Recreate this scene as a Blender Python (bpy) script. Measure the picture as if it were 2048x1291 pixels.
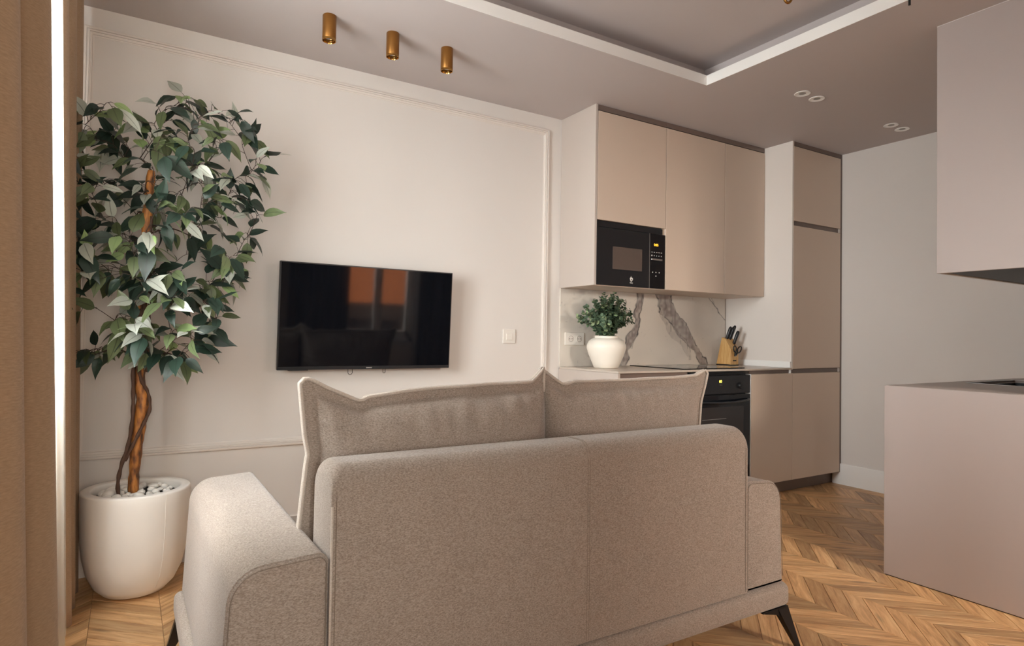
import bpy, bmesh, math, random
from mathutils import Vector, Matrix
import numpy as np
R = random.Random(7)
S = bpy.context.scene
COL = S.collection
for o in list(bpy.data.objects):
    bpy.data.objects.remove(o)

# ------------------------------------------------------------------ camera
F_PX, YAW, PITCH, ROLL, CAM_H = 1248.634, 0.550657, 0.021149, 0.015875, 1.108154
cd = bpy.data.cameras.new('camera'); cam = bpy.data.objects.new('camera', cd); COL.objects.link(cam)
cd.sensor_fit = 'HORIZONTAL'; cd.sensor_width = 36.0; cd.lens = F_PX / 2048.0 * 36.0
cd.clip_start = 0.02; cd.clip_end = 100
fw = Vector((math.sin(YAW), math.cos(YAW), 0)); rt = Vector((math.cos(YAW), -math.sin(YAW), 0)); up = Vector((0, 0, 1))
f2 = fw * math.cos(PITCH) + up * math.sin(PITCH); u2 = up * math.cos(PITCH) - fw * math.sin(PITCH)
r3 = rt * math.cos(ROLL) + u2 * math.sin(ROLL); u3 = u2 * math.cos(ROLL) - rt * math.sin(ROLL)
CAMP = Vector((0, 0, CAM_H))
cam.matrix_world = Matrix(((r3.x, u3.x, -f2.x, 0), (r3.y, u3.y, -f2.y, 0), (r3.z, u3.z, -f2.z, CAM_H), (0, 0, 0, 1)))
S.camera = cam
def px(p):
    v = Vector(p) - CAMP; z = v.dot(f2)
    return (1024 + F_PX * v.dot(r3) / z, 645.5 - F_PX * v.dot(u3) / z, z)

# ------------------------------------------------------------------ world, lights, exposure
W = bpy.data.worlds.new('world'); S.world = W; W.use_nodes = True
bg = W.node_tree.nodes['Background']; bg.inputs[0].default_value = (0.80, 0.88, 1.0, 1); bg.inputs[1].default_value = 1.0
def area(name, loc, rot, sx, sy, power, col):
    l = bpy.data.lights.new(name, 'AREA'); l.shape = 'RECTANGLE'; l.size = sx; l.size_y = sy; l.energy = power; l.color = col
    o = bpy.data.objects.new(name, l); COL.objects.link(o); o.location = loc; o.rotation_euler = rot
    return o
# daylight entering through the left window and the two windows behind the camera
area('daylight_window_1', (-0.75, 1.92, 1.75), (0, math.radians(-90), 0), 1.5, 1.5, 128, (0.95, 0.97, 1.0))
area('daylight_beam', (-4.6, 1.0, 1.75), (0, math.radians(-90), math.radians(14)), 2.4, 2.0, 370, (0.97, 0.97, 1.0))   # added unseen lamp beyond the window, its beam brightens the deep kitchen
area('daylight_window_3', (-0.02, -1.5, 1.35), (math.radians(90), 0, 0), 0.64, 1.7, 46, (1.0, 0.92, 0.84))
area('daylight_window_2', (2.30, -2.3, 2.08), (math.radians(90), 0, 0), 1.3, 0.6, 200, (1.0, 0.93, 0.85))
sl = bpy.data.lights.new('sun', 'SUN'); sl.energy = 14; sl.angle = math.radians(1); sl.color = (1, .93, .82)
so_ = bpy.data.objects.new('sun', sl); COL.objects.link(so_); so_.location = (2, 6, 8)
so_.rotation_euler = Vector((-.25, -1, -.75)).to_track_quat('-Z', 'Y').to_euler()   # falls on the house front opposite, enters no window
S.view_settings.view_transform = 'Standard'; S.view_settings.look = 'None'
S.view_settings.gamma = 1.0; S.view_settings.use_curve_mapping = False
S.view_settings.exposure = 0.86
try:
    S.cycles.max_bounces = 8; S.cycles.diffuse_bounces = 5; S.cycles.glossy_bounces = 4; S.cycles.transparent_max_bounces = 12
    S.cycles.use_denoising = True; S.cycles.use_adaptive_sampling = True; S.cycles.adaptive_threshold = 0.03
    S.cycles.sample_clamp_indirect = 6.0
except Exception:
    pass

# ------------------------------------------------------------------ materials
MATS = {}
def nt(name):
    m = bpy.data.materials.new(name); m.use_nodes = True
    n = m.node_tree; b = n.nodes['Principled BSDF']; MATS[name] = m
    return m, n, b
def N(n, t, **kw):
    k = n.nodes.new(t)
    for a, v in kw.items(): setattr(k, a, v)
    return k
def setin(b, **kw):
    for k, v in kw.items():
        k = k.replace('_', ' ')
        if k in b.inputs: b.inputs[k].default_value = v
def c4(c): return (c[0], c[1], c[2], 1)
def srgb(r, g, b):
    f = lambda v: ((v / 255 + 0.055) / 1.055) ** 2.4 if v > 10 else v / 255 / 12.92
    return (f(r), f(g), f(b))
def plain(name, col, rough=0.5, metal=0.0, var=0.06, scale=6.0, bump=0.0, bscale=150.0, spec=0.5, stretch=None):
    """principled colour with a soft procedural variation and optional fine relief"""
    m, n, b = nt(name)
    tc = N(n, 'ShaderNodeTexCoord'); src = tc.outputs['Object']
    if stretch:
        mp = N(n, 'ShaderNodeMapping'); mp.inputs['Scale'].default_value = stretch
        n.links.new(src, mp.inputs[0]); src = mp.outputs[0]
    no = N(n, 'ShaderNodeTexNoise'); no.inputs['Scale'].default_value = scale; no.inputs['Detail'].default_value = 4
    n.links.new(src, no.inputs['Vector'])
    mx = N(n, 'ShaderNodeMix', data_type='RGBA')
    mx.inputs[6].default_value = c4([v * (1 - var) for v in col]); mx.inputs[7].default_value = c4([min(1, v * (1 + var)) for v in col])
    n.links.new(no.outputs['Fac'], mx.inputs[0]); n.links.new(mx.outputs[2], b.inputs['Base Color'])
    setin(b, Roughness=rough, Metallic=metal); b.inputs['Specular IOR Level'].default_value = spec
    if bump:
        n2 = N(n, 'ShaderNodeTexNoise'); n2.inputs['Scale'].default_value = bscale; n2.inputs['Detail'].default_value = 3
        n.links.new(src, n2.inputs['Vector'])
        bp = N(n, 'ShaderNodeBump'); bp.inputs['Strength'].default_value = bump; bp.inputs['Distance'].default_value = 0.004
        n.links.new(n2.outputs['Fac'], bp.inputs['Height']); n.links.new(bp.outputs[0], b.inputs['Normal'])
    return m
def fabric(name, c1, c2, scale=(210, 210, 460), bump=0.25, sheen=0.25, trans=0.0, tscale=1.0, uv=False):
    """heathered woven cloth: short fibres mixed from two tones"""
    m, n, b = nt(name)
    tc = N(n, 'ShaderNodeTexCoord'); mp = N(n, 'ShaderNodeMapping'); mp.inputs['Scale'].default_value = scale
    n.links.new(tc.outputs['UV' if uv else 'Object'], mp.inputs[0])
    a = N(n, 'ShaderNodeTexNoise'); a.inputs['Scale'].default_value = tscale; a.inputs['Detail'].default_value = 3; a.inputs['Roughness'].default_value = 0.7
    n.links.new(mp.outputs[0], a.inputs['Vector'])
    big = N(n, 'ShaderNodeTexNoise'); big.inputs['Scale'].default_value = 14; big.inputs['Detail'].default_value = 3
    n.links.new(tc.outputs['Object'], big.inputs['Vector'])
    ad = N(n, 'ShaderNodeMath', operation='MULTIPLY_ADD'); ad.inputs[1].default_value = 0.06
    n.links.new(big.outputs['Fac'], ad.inputs[0]); n.links.new(a.outputs['Fac'], ad.inputs[2])
    rmp = N(n, 'ShaderNodeMapRange'); rmp.inputs[1].default_value = 0.36; rmp.inputs[2].default_value = 0.70
    n.links.new(ad.outputs[0], rmp.inputs[0])
    mx = N(n, 'ShaderNodeMix', data_type='RGBA'); mx.inputs[6].default_value = c4(c1); mx.inputs[7].default_value = c4(c2)
    n.links.new(rmp.outputs[0], mx.inputs[0]); n.links.new(mx.outputs[2], b.inputs['Base Color'])
    setin(b, Roughness=0.9); b.inputs['Specular IOR Level'].default_value = 0.15
    b.inputs['Sheen Weight'].default_value = sheen; b.inputs['Sheen Roughness'].default_value = 0.5
    bp = N(n, 'ShaderNodeBump'); bp.inputs['Strength'].default_value = bump; bp.inputs['Distance'].default_value = 0.002
    n.links.new(a.outputs['Fac'], bp.inputs['Height']); n.links.new(bp.outputs[0], b.inputs['Normal'])
    if trans:
        tr = N(n, 'ShaderNodeBsdfTranslucent'); n.links.new(mx.outputs[2], tr.inputs[0])
        ms = N(n, 'ShaderNodeMixShader'); ms.inputs[0].default_value = trans
        out = n.nodes['Material Output']
        n.links.new(b.outputs[0], ms.inputs[1]); n.links.new(tr.outputs[0], ms.inputs[2]); n.links.new(ms.outputs[0], out.inputs[0])
    return m
plain('wall_paint', srgb(222, 216, 211), 0.75, var=0.02, scale=2.5, bump=0.03, bscale=220)
plain('ceiling_paint', srgb(192, 183, 181), 0.8, var=0.015, scale=2, bump=0.03, bscale=260)
plain('trim_paint', srgb(226, 218, 211), 0.55, var=0.01)
plain('white_paint', srgb(242, 240, 237), 0.45, var=0.01)
plain('lacquer', srgb(214, 195, 178), 0.42, var=0.015, scale=3, bump=0.015, bscale=600)
plain('lacquer_light', srgb(196, 184, 175), 0.42, var=0.015, scale=3, bump=0.015, bscale=600)
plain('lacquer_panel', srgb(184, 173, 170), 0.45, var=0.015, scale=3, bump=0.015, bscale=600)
plain('lacquer_lit', srgb(230, 222, 215), 0.42, var=0.015, scale=3, bump=0.015, bscale=600)  # larder side lacquer, the light falling on it put into the colour
plain('channel', srgb(120, 104, 96), 0.4, var=0.02)
plain('carcass_dark', srgb(48, 42, 42), 0.6)
plain('worktop_grey', srgb(196, 184, 172), 0.28, var=0.03, scale=8)
plain('black_gloss', (0.006, 0.007, 0.010), 0.06, var=0.0)
plain('screen', (0.0025, 0.003, 0.005), 0.05, var=0.0)
plain('black_plastic', (0.012, 0.012, 0.014), 0.35, var=0.05)
plain('black_satin', (0.014, 0.015, 0.018), 0.28, var=0.05)
plain('black_metal', (0.010, 0.010, 0.012), 0.4, metal=0.3)
plain('oven_window', (0.030, 0.027, 0.028), 0.08, var=0.1)
plain('micro_window', srgb(96, 84, 78), 0.25, var=0.05, scale=40)
plain('steel', (0.55, 0.54, 0.53), 0.3, metal=1.0, stretch=(1, 30, 1))
plain('brass', srgb(150, 104, 52), 0.38, metal=0.8, var=0.08, scale=25)
plain('brass_bright', srgb(170, 128, 70), 0.2, metal=1.0, var=0.02)
plain('lens', (0.5, 0.5, 0.52), 0.1, metal=0.6, var=0.02)
plain('switch_white', srgb(232, 226, 218), 0.35, var=0.01)
plain('hole_dark', (0.02, 0.018, 0.017), 0.5)
plain('planter', srgb(238, 232, 225), 0.55, var=0.03, scale=5, bump=0.05, bscale=90)
plain('soil', (0.02, 0.016, 0.013), 0.95, var=0.4, scale=60, bump=0.6, bscale=80)
plain('pebble', srgb(236, 232, 226), 0.55, var=0.06, scale=30)
plain('vase_glaze', srgb(240, 232, 220), 0.4, var=0.02, scale=12, bump=0.02, bscale=200)
plain('stem_green', srgb(70, 80, 52), 0.6)
plain('twig', srgb(62, 48, 40), 0.75, var=0.2, scale=60)
plain('vine', srgb(84, 58, 44), 0.75, var=0.3, scale=50, bump=0.4, bscale=120)
plain('block_base', (0.012, 0.011, 0.010), 0.5)
plain('stitch', srgb(132, 118, 106), 0.9)
plain('mark_white', srgb(225, 222, 216), 0.5, var=0.0)
plain('track_grey', srgb(150, 146, 142), 0.4)
plain('facade', srgb(196, 112, 66), 0.9, var=0.12, scale=3, bump=0.2, bscale=30)
plain('facade_dark', srgb(62, 46, 38), 0.9, var=0.1)
plain('sink_dark', (0.012, 0.013, 0.016), 0.35)
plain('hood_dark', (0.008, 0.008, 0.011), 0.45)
plain('worktop_brown', srgb(152, 136, 128), 0.35, var=0.04, scale=10)
fabric('sofa_cloth', srgb(126, 113, 103), srgb(174, 161, 151))
fabric('cushion_cloth', srgb(128, 115, 105), srgb(176, 163, 153))
fabric('piping_lit_cloth', srgb(180, 168, 157), srgb(206, 195, 185), bump=0.1)  # lighter than the cushion cloth, the highlight along the rims put into the colour
fabric('curtain_cloth', srgb(158, 131, 104), srgb(178, 150, 122), scale=(70, 420, 1), bump=0.10, sheen=0.1, uv=True)
fabric('curtain_grey', srgb(96, 98, 104), srgb(130, 132, 138), scale=(200, 200, 60), bump=0.1, sheen=0.1)

def emit(name, col, s):
    m, n, b = nt(name); setin(b, Roughness=0.4); b.inputs['Base Color'].default_value = c4(col)
    b.inputs['Emission Color'].default_value = c4(col); b.inputs['Emission Strength'].default_value = s
emit('amber_led', (1.0, 0.42, 0.03), 1.6)
emit('yellow_led', (1.0, 0.80, 0.10), 1.6)

def sheer_mat():
    m, n, b = nt('sheer_cloth'); out = n.nodes['Material Output']
    tc = N(n, 'ShaderNodeTexCoord'); mp = N(n, 'ShaderNodeMapping'); mp.inputs['Scale'].default_value = (120, 120, 900)
    no = N(n, 'ShaderNodeTexNoise'); no.inputs['Scale'].default_value = 1
    n.links.new(tc.outputs['Object'], mp.inputs[0]); n.links.new(mp.outputs[0], no.inputs['Vector'])
    mx = N(n, 'ShaderNodeMix', data_type='RGBA'); mx.inputs[6].default_value = c4(srgb(214, 205, 192)); mx.inputs[7].default_value = c4(srgb(240, 235, 226))
    n.links.new(no.outputs['Fac'], mx.inputs[0])
    tl = N(n, 'ShaderNodeBsdfTranslucent'); df = N(n, 'ShaderNodeBsdfDiffuse'); tp = N(n, 'ShaderNodeBsdfTransparent')
    n.links.new(mx.outputs[2], tl.inputs[0]); n.links.new(mx.outputs[2], df.inputs[0])
    a = N(n, 'ShaderNodeMixShader'); a.inputs[0].default_value = 0.55
    n.links.new(tl.outputs[0], a.inputs[1]); n.links.new(df.outputs[0], a.inputs[2])
    z = N(n, 'ShaderNodeMixShader'); z.inputs[0].default_value = 0.66
    n.links.new(a.outputs[0], z.inputs[1]); n.links.new(tp.outputs[0], z.inputs[2]); n.links.new(z.outputs[0], out.inputs[0])
sheer_mat()
def glass_mat():
    m, n, b = nt('window_glass'); out = n.nodes['Material Output']
    tp = N(n, 'ShaderNodeBsdfTransparent'); tp.inputs[0].default_value = (0.96, 0.98, 0.97, 1)
    gl = N(n, 'ShaderNodeBsdfGlossy'); gl.inputs['Roughness'].default_value = 0.02
    ms = N(n, 'ShaderNodeMixShader'); ms.inputs[0].default_value = 0.06
    n.links.new(tp.outputs[0], ms.inputs[1]); n.links.new(gl.outputs[0], ms.inputs[2]); n.links.new(ms.outputs[0], out.inputs[0])
glass_mat()

def wood_mat(name, dark, mid, light, rough, uvscale=(5, 34), rnd=True, knots=True):
    m, n, b = nt(name)
    uv = N(n, 'ShaderNodeUVMap'); oi = N(n, 'ShaderNodeObjectInfo'); ge = N(n, 'ShaderNodeNewGeometry')
    rs = N(n, 'ShaderNodeMath', operation='ADD'); n.links.new(oi.outputs['Random'], rs.inputs[0])
    n.links.new(ge.outputs['Random Per Island'], rs.inputs[1])
    fr = N(n, 'ShaderNodeMath', operation='FRACT'); n.links.new(rs.outputs[0], fr.inputs[0])
    off = N(n, 'ShaderNodeMath', operation='MULTIPLY'); off.inputs[1].default_value = 91.7; n.links.new(fr.outputs[0], off.inputs[0])
    cmb = N(n, 'ShaderNodeCombineXYZ'); n.links.new(off.outputs[0], cmb.inputs[2]); n.links.new(off.outputs[0], cmb.inputs[0])
    mp = N(n, 'ShaderNodeMapping'); mp.inputs['Scale'].default_value = (uvscale[0], uvscale[1], 1)
    n.links.new(uv.outputs[0], mp.inputs[0])
    va = N(n, 'ShaderNodeVectorMath', operation='ADD'); n.links.new(mp.outputs[0], va.inputs[0]); n.links.new(cmb.outputs[0], va.inputs[1])
    no = N(n, 'ShaderNodeTexNoise'); no.inputs['Scale'].default_value = 1; no.inputs['Detail'].default_value = 6; no.inputs['Roughness'].default_value = 0.65; no.inputs['Distortion'].default_value = 0.6
    n.links.new(va.outputs[0], no.inputs['Vector'])
    cr = N(n, 'ShaderNodeValToRGB'); e = cr.color_ramp.elements
    e[0].position = 0.28; e[0].color = c4(dark); e[1].position = 0.72; e[1].color = c4(light)
    q = cr.color_ramp.elements.new(0.5); q.color = c4(mid)
    n.links.new(no.outputs['Fac'], cr.inputs[0])
    # per piece tone
    tone = N(n, 'ShaderNodeMapRange'); tone.inputs[3].default_value = 0.68; tone.inputs[4].default_value = 1.30
    n.links.new(fr.outputs[0], tone.inputs[0])
    hs = N(n, 'ShaderNodeHueSaturation'); n.links.new(tone.outputs[0], hs.inputs['Value']); n.links.new(cr.outputs[0], hs.inputs['Color'])
    col = hs.outputs[0]
    if knots:
        vo = N(n, 'ShaderNodeTexVoronoi'); vo.inputs['Scale'].default_value = 0.42
        mp2 = N(n, 'ShaderNodeMapping'); mp2.inputs['Scale'].default_value = (1.0, 0.45, 1)
        n.links.new(va.outputs[0], mp2.inputs[0]); n.links.new(mp2.outputs[0], vo.inputs['Vector'])
        kr = N(n, 'ShaderNodeMapRange'); kr.inputs[1].default_value = 0.03; kr.inputs[2].default_value = 0.14; kr.inputs[3].default_value = 0.75; kr.inputs[4].default_value = 0.0
        n.links.new(vo.outputs['Distance'], kr.inputs[0])
        mk = N(n, 'ShaderNodeMix', data_type='RGBA'); mk.inputs[7].default_value = c4([v * 0.35 for v in dark])
        n.links.new(kr.outputs[0], mk.inputs[0]); n.links.new(col, mk.inputs[6]); col = mk.outputs[2]
    n.links.new(col, b.inputs['Base Color']); setin(b, Roughness=rough)
    bp = N(n, 'ShaderNodeBump'); bp.inputs['Strength'].default_value = 0.12; bp.inputs['Distance'].default_value = 0.002
    n.links.new(no.outputs['Fac'], bp.inputs['Height']); n.links.new(bp.outputs[0], b.inputs['Normal'])
wood_mat('oak_plank', srgb(158, 114, 74), srgb(200, 156, 108), srgb(226, 190, 142), 0.38)
wood_mat('block_wood', srgb(208, 152, 88), srgb(230, 180, 112), srgb(242, 202, 140), 0.45, (6, 60), knots=False)

def bark_mat():
    m, n, b = nt('bark')
    tc = N(n, 'ShaderNodeTexCoord'); mp = N(n, 'ShaderNodeMapping'); mp.inputs['Scale'].default_value = (1, 1, 0.28)
    n.links.new(tc.outputs['Object'], mp.inputs[0])
    no = N(n, 'ShaderNodeTexNoise'); no.inputs['Scale'].default_value = 55; no.inputs['Detail'].default_value = 5
    n.links.new(mp.outputs[0], no.inputs['Vector'])
    cr = N(n, 'ShaderNodeValToRGB'); e = cr.color_ramp.elements
    e[0].position = 0.34; e[0].color = c4(srgb(62, 38, 24)); e[1].position = 0.62; e[1].color = c4(srgb(190, 124, 58))
    q = e.new(0.47); q.color = c4(srgb(138, 84, 40))
    n.links.new(no.outputs['Fac'], cr.inputs[0]); n.links.new(cr.outputs[0], b.inputs['Base Color']); setin(b, Roughness=0.6)
    bp = N(n, 'ShaderNodeBump'); bp.inputs['Strength'].default_value = 0.5; bp.inputs['Distance'].default_value = 0.006
    n.links.new(no.outputs['Fac'], bp.inputs['Height']); n.links.new(bp.outputs[0], b.inputs['Normal'])
bark_mat()
def leaf_mat(name, col, rib, rough=0.42):
    m, n, b = nt(name)
    uv = N(n, 'ShaderNodeUVMap'); sx = N(n, 'ShaderNodeSeparateXYZ'); n.links.new(uv.outputs[0], sx.inputs[0])
    s = N(n, 'ShaderNodeMath', operation='SUBTRACT'); s.inputs[1].default_value = 0.5; n.links.new(sx.outputs[0], s.inputs[0])
    a = N(n, 'ShaderNodeMath', operation='ABSOLUTE'); n.links.new(s.outputs[0], a.inputs[0])
    mr = N(n, 'ShaderNodeMapRange'); mr.inputs[1].default_value = 0.02; mr.inputs[2].default_value = 0.05; mr.inputs[3].default_value = 0.8; mr.inputs[4].default_value = 0.0
    n.links.new(a.outputs[0], mr.inputs[0])
    oi = N(n, 'ShaderNodeObjectInfo'); ge = N(n, 'ShaderNodeNewGeometry'); ad = N(n, 'ShaderNodeMath', operation='ADD')
    n.links.new(oi.outputs['Random'], ad.inputs[0]); n.links.new(ge.outputs['Random Per Island'], ad.inputs[1])
    fr = N(n, 'ShaderNodeMath', operation='FRACT'); n.links.new(ad.outputs[0], fr.inputs[0])
    tone = N(n, 'ShaderNodeMapRange'); tone.inputs[3].default_value = 0.65; tone.inputs[4].default_value = 1.3; n.links.new(fr.outputs[0], tone.inputs[0])
    hs = N(n, 'ShaderNodeHueSaturation'); hs.inputs['Color'].default_value = c4(col); n.links.new(tone.outputs[0], hs.inputs['Value'])
    mx = N(n, 'ShaderNodeMix', data_type='RGBA'); mx.inputs[7].default_value = c4(rib)
    n.links.new(mr.outputs[0], mx.inputs[0]); n.links.new(hs.outputs[0], mx.inputs[6]); n.links.new(mx.outputs[2], b.inputs['Base Color'])
    setin(b, Roughness=rough)
    tr = N(n, 'ShaderNodeBsdfTranslucent'); n.links.new(mx.outputs[2], tr.inputs[0])
    ms = N(n, 'ShaderNodeMixShader'); ms.inputs[0].default_value = 0.12
    n.links.new(b.outputs[0], ms.inputs[1]); n.links.new(tr.outputs[0], ms.inputs[2]); n.links.new(ms.outputs[0], n.nodes['Material Output'].inputs[0])
leaf_mat('leaf_dark', srgb(40, 58, 48), srgb(26, 36, 30))
leaf_mat('leaf_mid', srgb(96, 108, 74), srgb(58, 66, 46))
leaf_mat('leaf_grey', srgb(176, 180, 168), srgb(110, 112, 102), 0.5)
leaf_mat('leaf_lime', srgb(140, 162, 108), srgb(100, 120, 76))
leaf_mat('leaf_eucalyptus', srgb(84, 106, 82), srgb(84, 106, 82), 0.5)
leaf_mat('leaf_eucalyptus_pale', srgb(148, 166, 124), srgb(148, 166, 124), 0.5)

def marble_mat():
    m, n, b = nt('marble')
    at = N(n, 'ShaderNodeVertexColor'); at.layer_name = 'vein'
    n.links.new(at.outputs['Color'], b.inputs['Base Color']); setin(b, Roughness=0.22)
marble_mat()

# ------------------------------------------------------------------ mesh helpers
class MB:
    def __init__(s): s.bm = bmesh.new()
    def box(s, x0, x1, y0, y1, z0, z1, bev=0.0, seg=2):
        t = bmesh.new()
        vs = [t.verts.new((x, y, z)) for x in (x0, x1) for y in (y0, y1) for z in (z0, z1)]
        for f in ((0, 1, 3, 2), (4, 6, 7, 5), (0, 4, 5, 1), (2, 3, 7, 6), (0, 2, 6, 4), (1, 5, 7, 3)):
            t.faces.new([vs[i] for i in f])
        if bev > 0: bmesh.ops.bevel(t, geom=t.edges[:], offset=bev, segments=seg, profile=0.5, affect='EDGES')
        s.merge(t); return s
    def merge(s, t):
        me = bpy.data.meshes.new('t'); t.to_mesh(me); t.free(); s.bm.from_mesh(me); bpy.data.meshes.remove(me); return s
    def prism(s, pts, axis, a0, a1, bev=0.0, seg=2):
        """polygon pts (2D) extruded along axis from a0 to a1. axis 'X': pts=(y,z); 'Y': (x,z); 'Z': (x,y)"""
        t = bmesh.new()
        def P(p, a): return {'X': (a, p[0], p[1]), 'Y': (p[0], a, p[1]), 'Z': (p[0], p[1], a)}[axis]
        A = [t.verts.new(P(p, a0)) for p in pts]; B = [t.verts.new(P(p, a1)) for p in pts]
        k = len(pts); t.faces.new(A[::-1]); t.faces.new(B)
        for i in range(k): t.faces.new((A[i], A[(i + 1) % k], B[(i + 1) % k], B[i]))
        bmesh.ops.recalc_face_normals(t, faces=t.faces[:])
        if bev > 0:
            ed = [e for f in t.faces if len(f.verts) == k and k > 4 or (len(f.verts) == k and abs(f.normal[{'X': 0, 'Y': 1, 'Z': 2}[axis]]) > .9) for e in f.edges]
            bmesh.ops.bevel(t, geom=list(set(ed)), offset=bev, segments=seg, profile=0.5, affect='EDGES')
        s.merge(t); return s
    def tube(s, pts, rad, n=8, closed=False, cap=True):
        t = bmesh.new(); pts = [Vector(p) for p in pts]; L = len(pts)
        rr = rad if isinstance(rad, (list, tuple)) else [rad] * L
        rings = []; pn = None
        for i, p in enumerate(pts):
            if closed: d = pts[(i + 1) % L] - pts[i - 1]
            else: d = pts[min(i + 1, L - 1)] - pts[max(i - 1, 0)]
            d.normalize()
            if pn is None:
                a = Vector((0, 0, 1)) if abs(d.z) < 0.9 else Vector((1, 0, 0)); pn = d.cross(a).normalized()
            else:
                pn = (pn - d * pn.dot(d)); pn = pn.normalized() if pn.length > 1e-6 else d.orthogonal().normalized()
            q = d.cross(pn)
            rings.append([t.verts.new(p + (pn * math.cos(2 * math.pi * k / n) + q * math.sin(2 * math.pi * k / n)) * rr[i]) for k in range(n)])
        for i in range(L if closed else L - 1):
            a, b = rings[i], rings[(i + 1) % L]
            for k in range(n): t.faces.new((a[k], a[(k + 1) % n], b[(k + 1) % n], b[k]))
        if cap and not closed:
            t.faces.new(rings[0][::-1]); t.faces.new(rings[-1])
        bmesh.ops.recalc_face_normals(t, faces=t.faces[:])
        s.merge(t); return s
    def lathe(s, prof, c, n=32, axis='Z'):
        """prof: list of (r, h) ; r==0 makes a pole"""
        t = bmesh.new(); rings = []
        for r, h in prof:
            if r < 1e-6: rings.append([t.verts.new((0, 0, h))])
            else: rings.append([t.verts.new((r * math.cos(2 * math.pi * k / n), r * math.sin(2 * math.pi * k / n), h)) for k in range(n)])
        for a, b in zip(rings, rings[1:]):
            for k in range(n):
                v = []
                for q in ((a, k), (a, k + 1), (b, k + 1), (b, k)):
                    x = q[0][q[1] % len(q[0])] if len(q[0]) > 1 else q[0][0]
                    if x not in v: v.append(x)
                if len(v) > 2:
                    try: t.faces.new(v)
                    except ValueError: pass
        bmesh.ops.recalc_face_normals(t, faces=t.faces[:])
        if axis == 'Y': bmesh.ops.rotate(t, verts=t.verts[:], cent=(0, 0, 0), matrix=Matrix.Rotation(math.radians(90), 3, 'X'))
        if axis == 'X': bmesh.ops.rotate(t, verts=t.verts[:], cent=(0, 0, 0), matrix=Matrix.Rotation(math.radians(90), 3, 'Y'))
        bmesh.ops.translate(t, verts=t.verts[:], vec=c)
        s.merge(t); return s
    def grid(s, P, nu, nv):
        vs = [[s.bm.verts.new(P(i / nu, j / nv)) for j in range(nv + 1)] for i in range(nu + 1)]
        for i in range(nu):
            for j in range(nv): s.bm.faces.new((vs[i][j], vs[i + 1][j], vs[i + 1][j + 1], vs[i][j + 1]))
        return s
    def xf(s, M):
        bmesh.ops.transform(s.bm, matrix=M, verts=s.bm.verts[:]); return s

WL = {}
def thing(name, loc, label, cat, group=None, rotz=0):
    o = bpy.data.objects.new(name, None); COL.objects.link(o); o.location = loc; o.empty_display_size = 0.05
    WL[o.name] = Vector(loc); tag(o, label, cat, group); return o
def tag(o, label=None, cat=None, group=None, kind=None):
    if label: o['label'] = label
    if cat: o['category'] = cat
    if group: o['group'] = group
    if kind: o['kind'] = kind
    return o
def obj(name, mb, mat, parent=None, smooth=False, loc=None, angle=None):
    """one mesh object from an MB whose vertices are in world coordinates"""
    bm = mb.bm; 
    if parent is not None: base = WL[parent.name]
    elif loc is not None: base = Vector(loc)
    else:
        xs = [v.co for v in bm.verts]
        base = Vector(((min(v.x for v in xs) + max(v.x for v in xs)) / 2, (min(v.y for v in xs) + max(v.y for v in xs)) / 2, min(v.z for v in xs)))
    bmesh.ops.translate(bm, verts=bm.verts[:], vec=-base)
    me = bpy.data.meshes.new(name); bm.to_mesh(me); bm.free()
    o = bpy.data.objects.new(name, me); COL.objects.link(o)
    if parent is not None: o.parent = parent; WL[o.name] = WL[parent.name]
    else: o.location = base; WL[o.name] = base
    ms = mat if isinstance(mat, (list, tuple)) else [mat]
    for q in ms: me.materials.append(MATS[q])
    if smooth: smoothen(me, angle)
    return o
def smoothen(me, angle=None):
    me.polygons.foreach_set('use_smooth', [True] * len(me.polygons))
    if angle is not None:
        try: me.set_sharp_from_angle(angle=math.radians(angle))
        except Exception: pass
def struct(o, label=None):
    o['kind'] = 'structure'
    if label: o['label'] = label
    return o
def copytree(o, parent=None):
    c = o.copy(); COL.objects.link(c)
    if parent is not None: c.parent = parent
    for ch in [x for x in bpy.data.objects if x.parent is o]: copytree(ch, c)
    return c
def text_mesh(name, txt, size, M, mat, parent, depth=0.0004):
    cu = bpy.data.curves.new('t', 'FONT'); cu.body = txt; cu.size = size; cu.extrude = depth; cu.align_x = 'CENTER'; cu.align_y = 'CENTER'
    t = bpy.data.objects.new('t', cu); COL.objects.link(t); dg = bpy.context.evaluated_depsgraph_get(); dg.update()
    me = bpy.data.meshes.new_from_object(t.evaluated_get(dg)); bpy.data.objects.remove(t); bpy.data.curves.remove(cu)
    mb = MB(); mb.bm.from_mesh(me); bpy.data.meshes.remove(me); mb.xf(M)
    return obj(name, mb, mat, parent)
def noise2(shape, cells, seed):
    """smooth value noise on a grid, numpy"""
    rs = np.random.RandomState(seed); g = rs.rand(cells[0] + 2, cells[1] + 2)
    u = np.linspace(0, cells[0], shape[0], endpoint=False); v = np.linspace(0, cells[1], shape[1], endpoint=False)
    i, j = u.astype(int), v.astype(int); fu, fv = u - i, v - j; fu = fu * fu * (3 - 2 * fu); fv = fv * fv * (3 - 2 * fv)
    a = g[i][:, j]; b = g[i + 1][:, j]; c = g[i][:, j + 1]; d = g[i + 1][:, j + 1]
    return (a * (1 - fu)[:, None] + b * fu[:, None]) * (1 - fv)[None] + (c * (1 - fu)[:, None] + d * fu[:, None]) * fv[None]

# ------------------------------------------------------------------ room dimensions (metres)
YA, ZC, XC = 3.406, 2.574, 4.753           # television wall, lower ceiling, end wall of the kitchen
XL, YN = -0.42, -1.0                        # window wall, wall behind the camera
XT, YTR = 2.8126, 2.472                     # ceiling recess edges
ZU = 2.733                                  # upper ceiling in the recess

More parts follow.
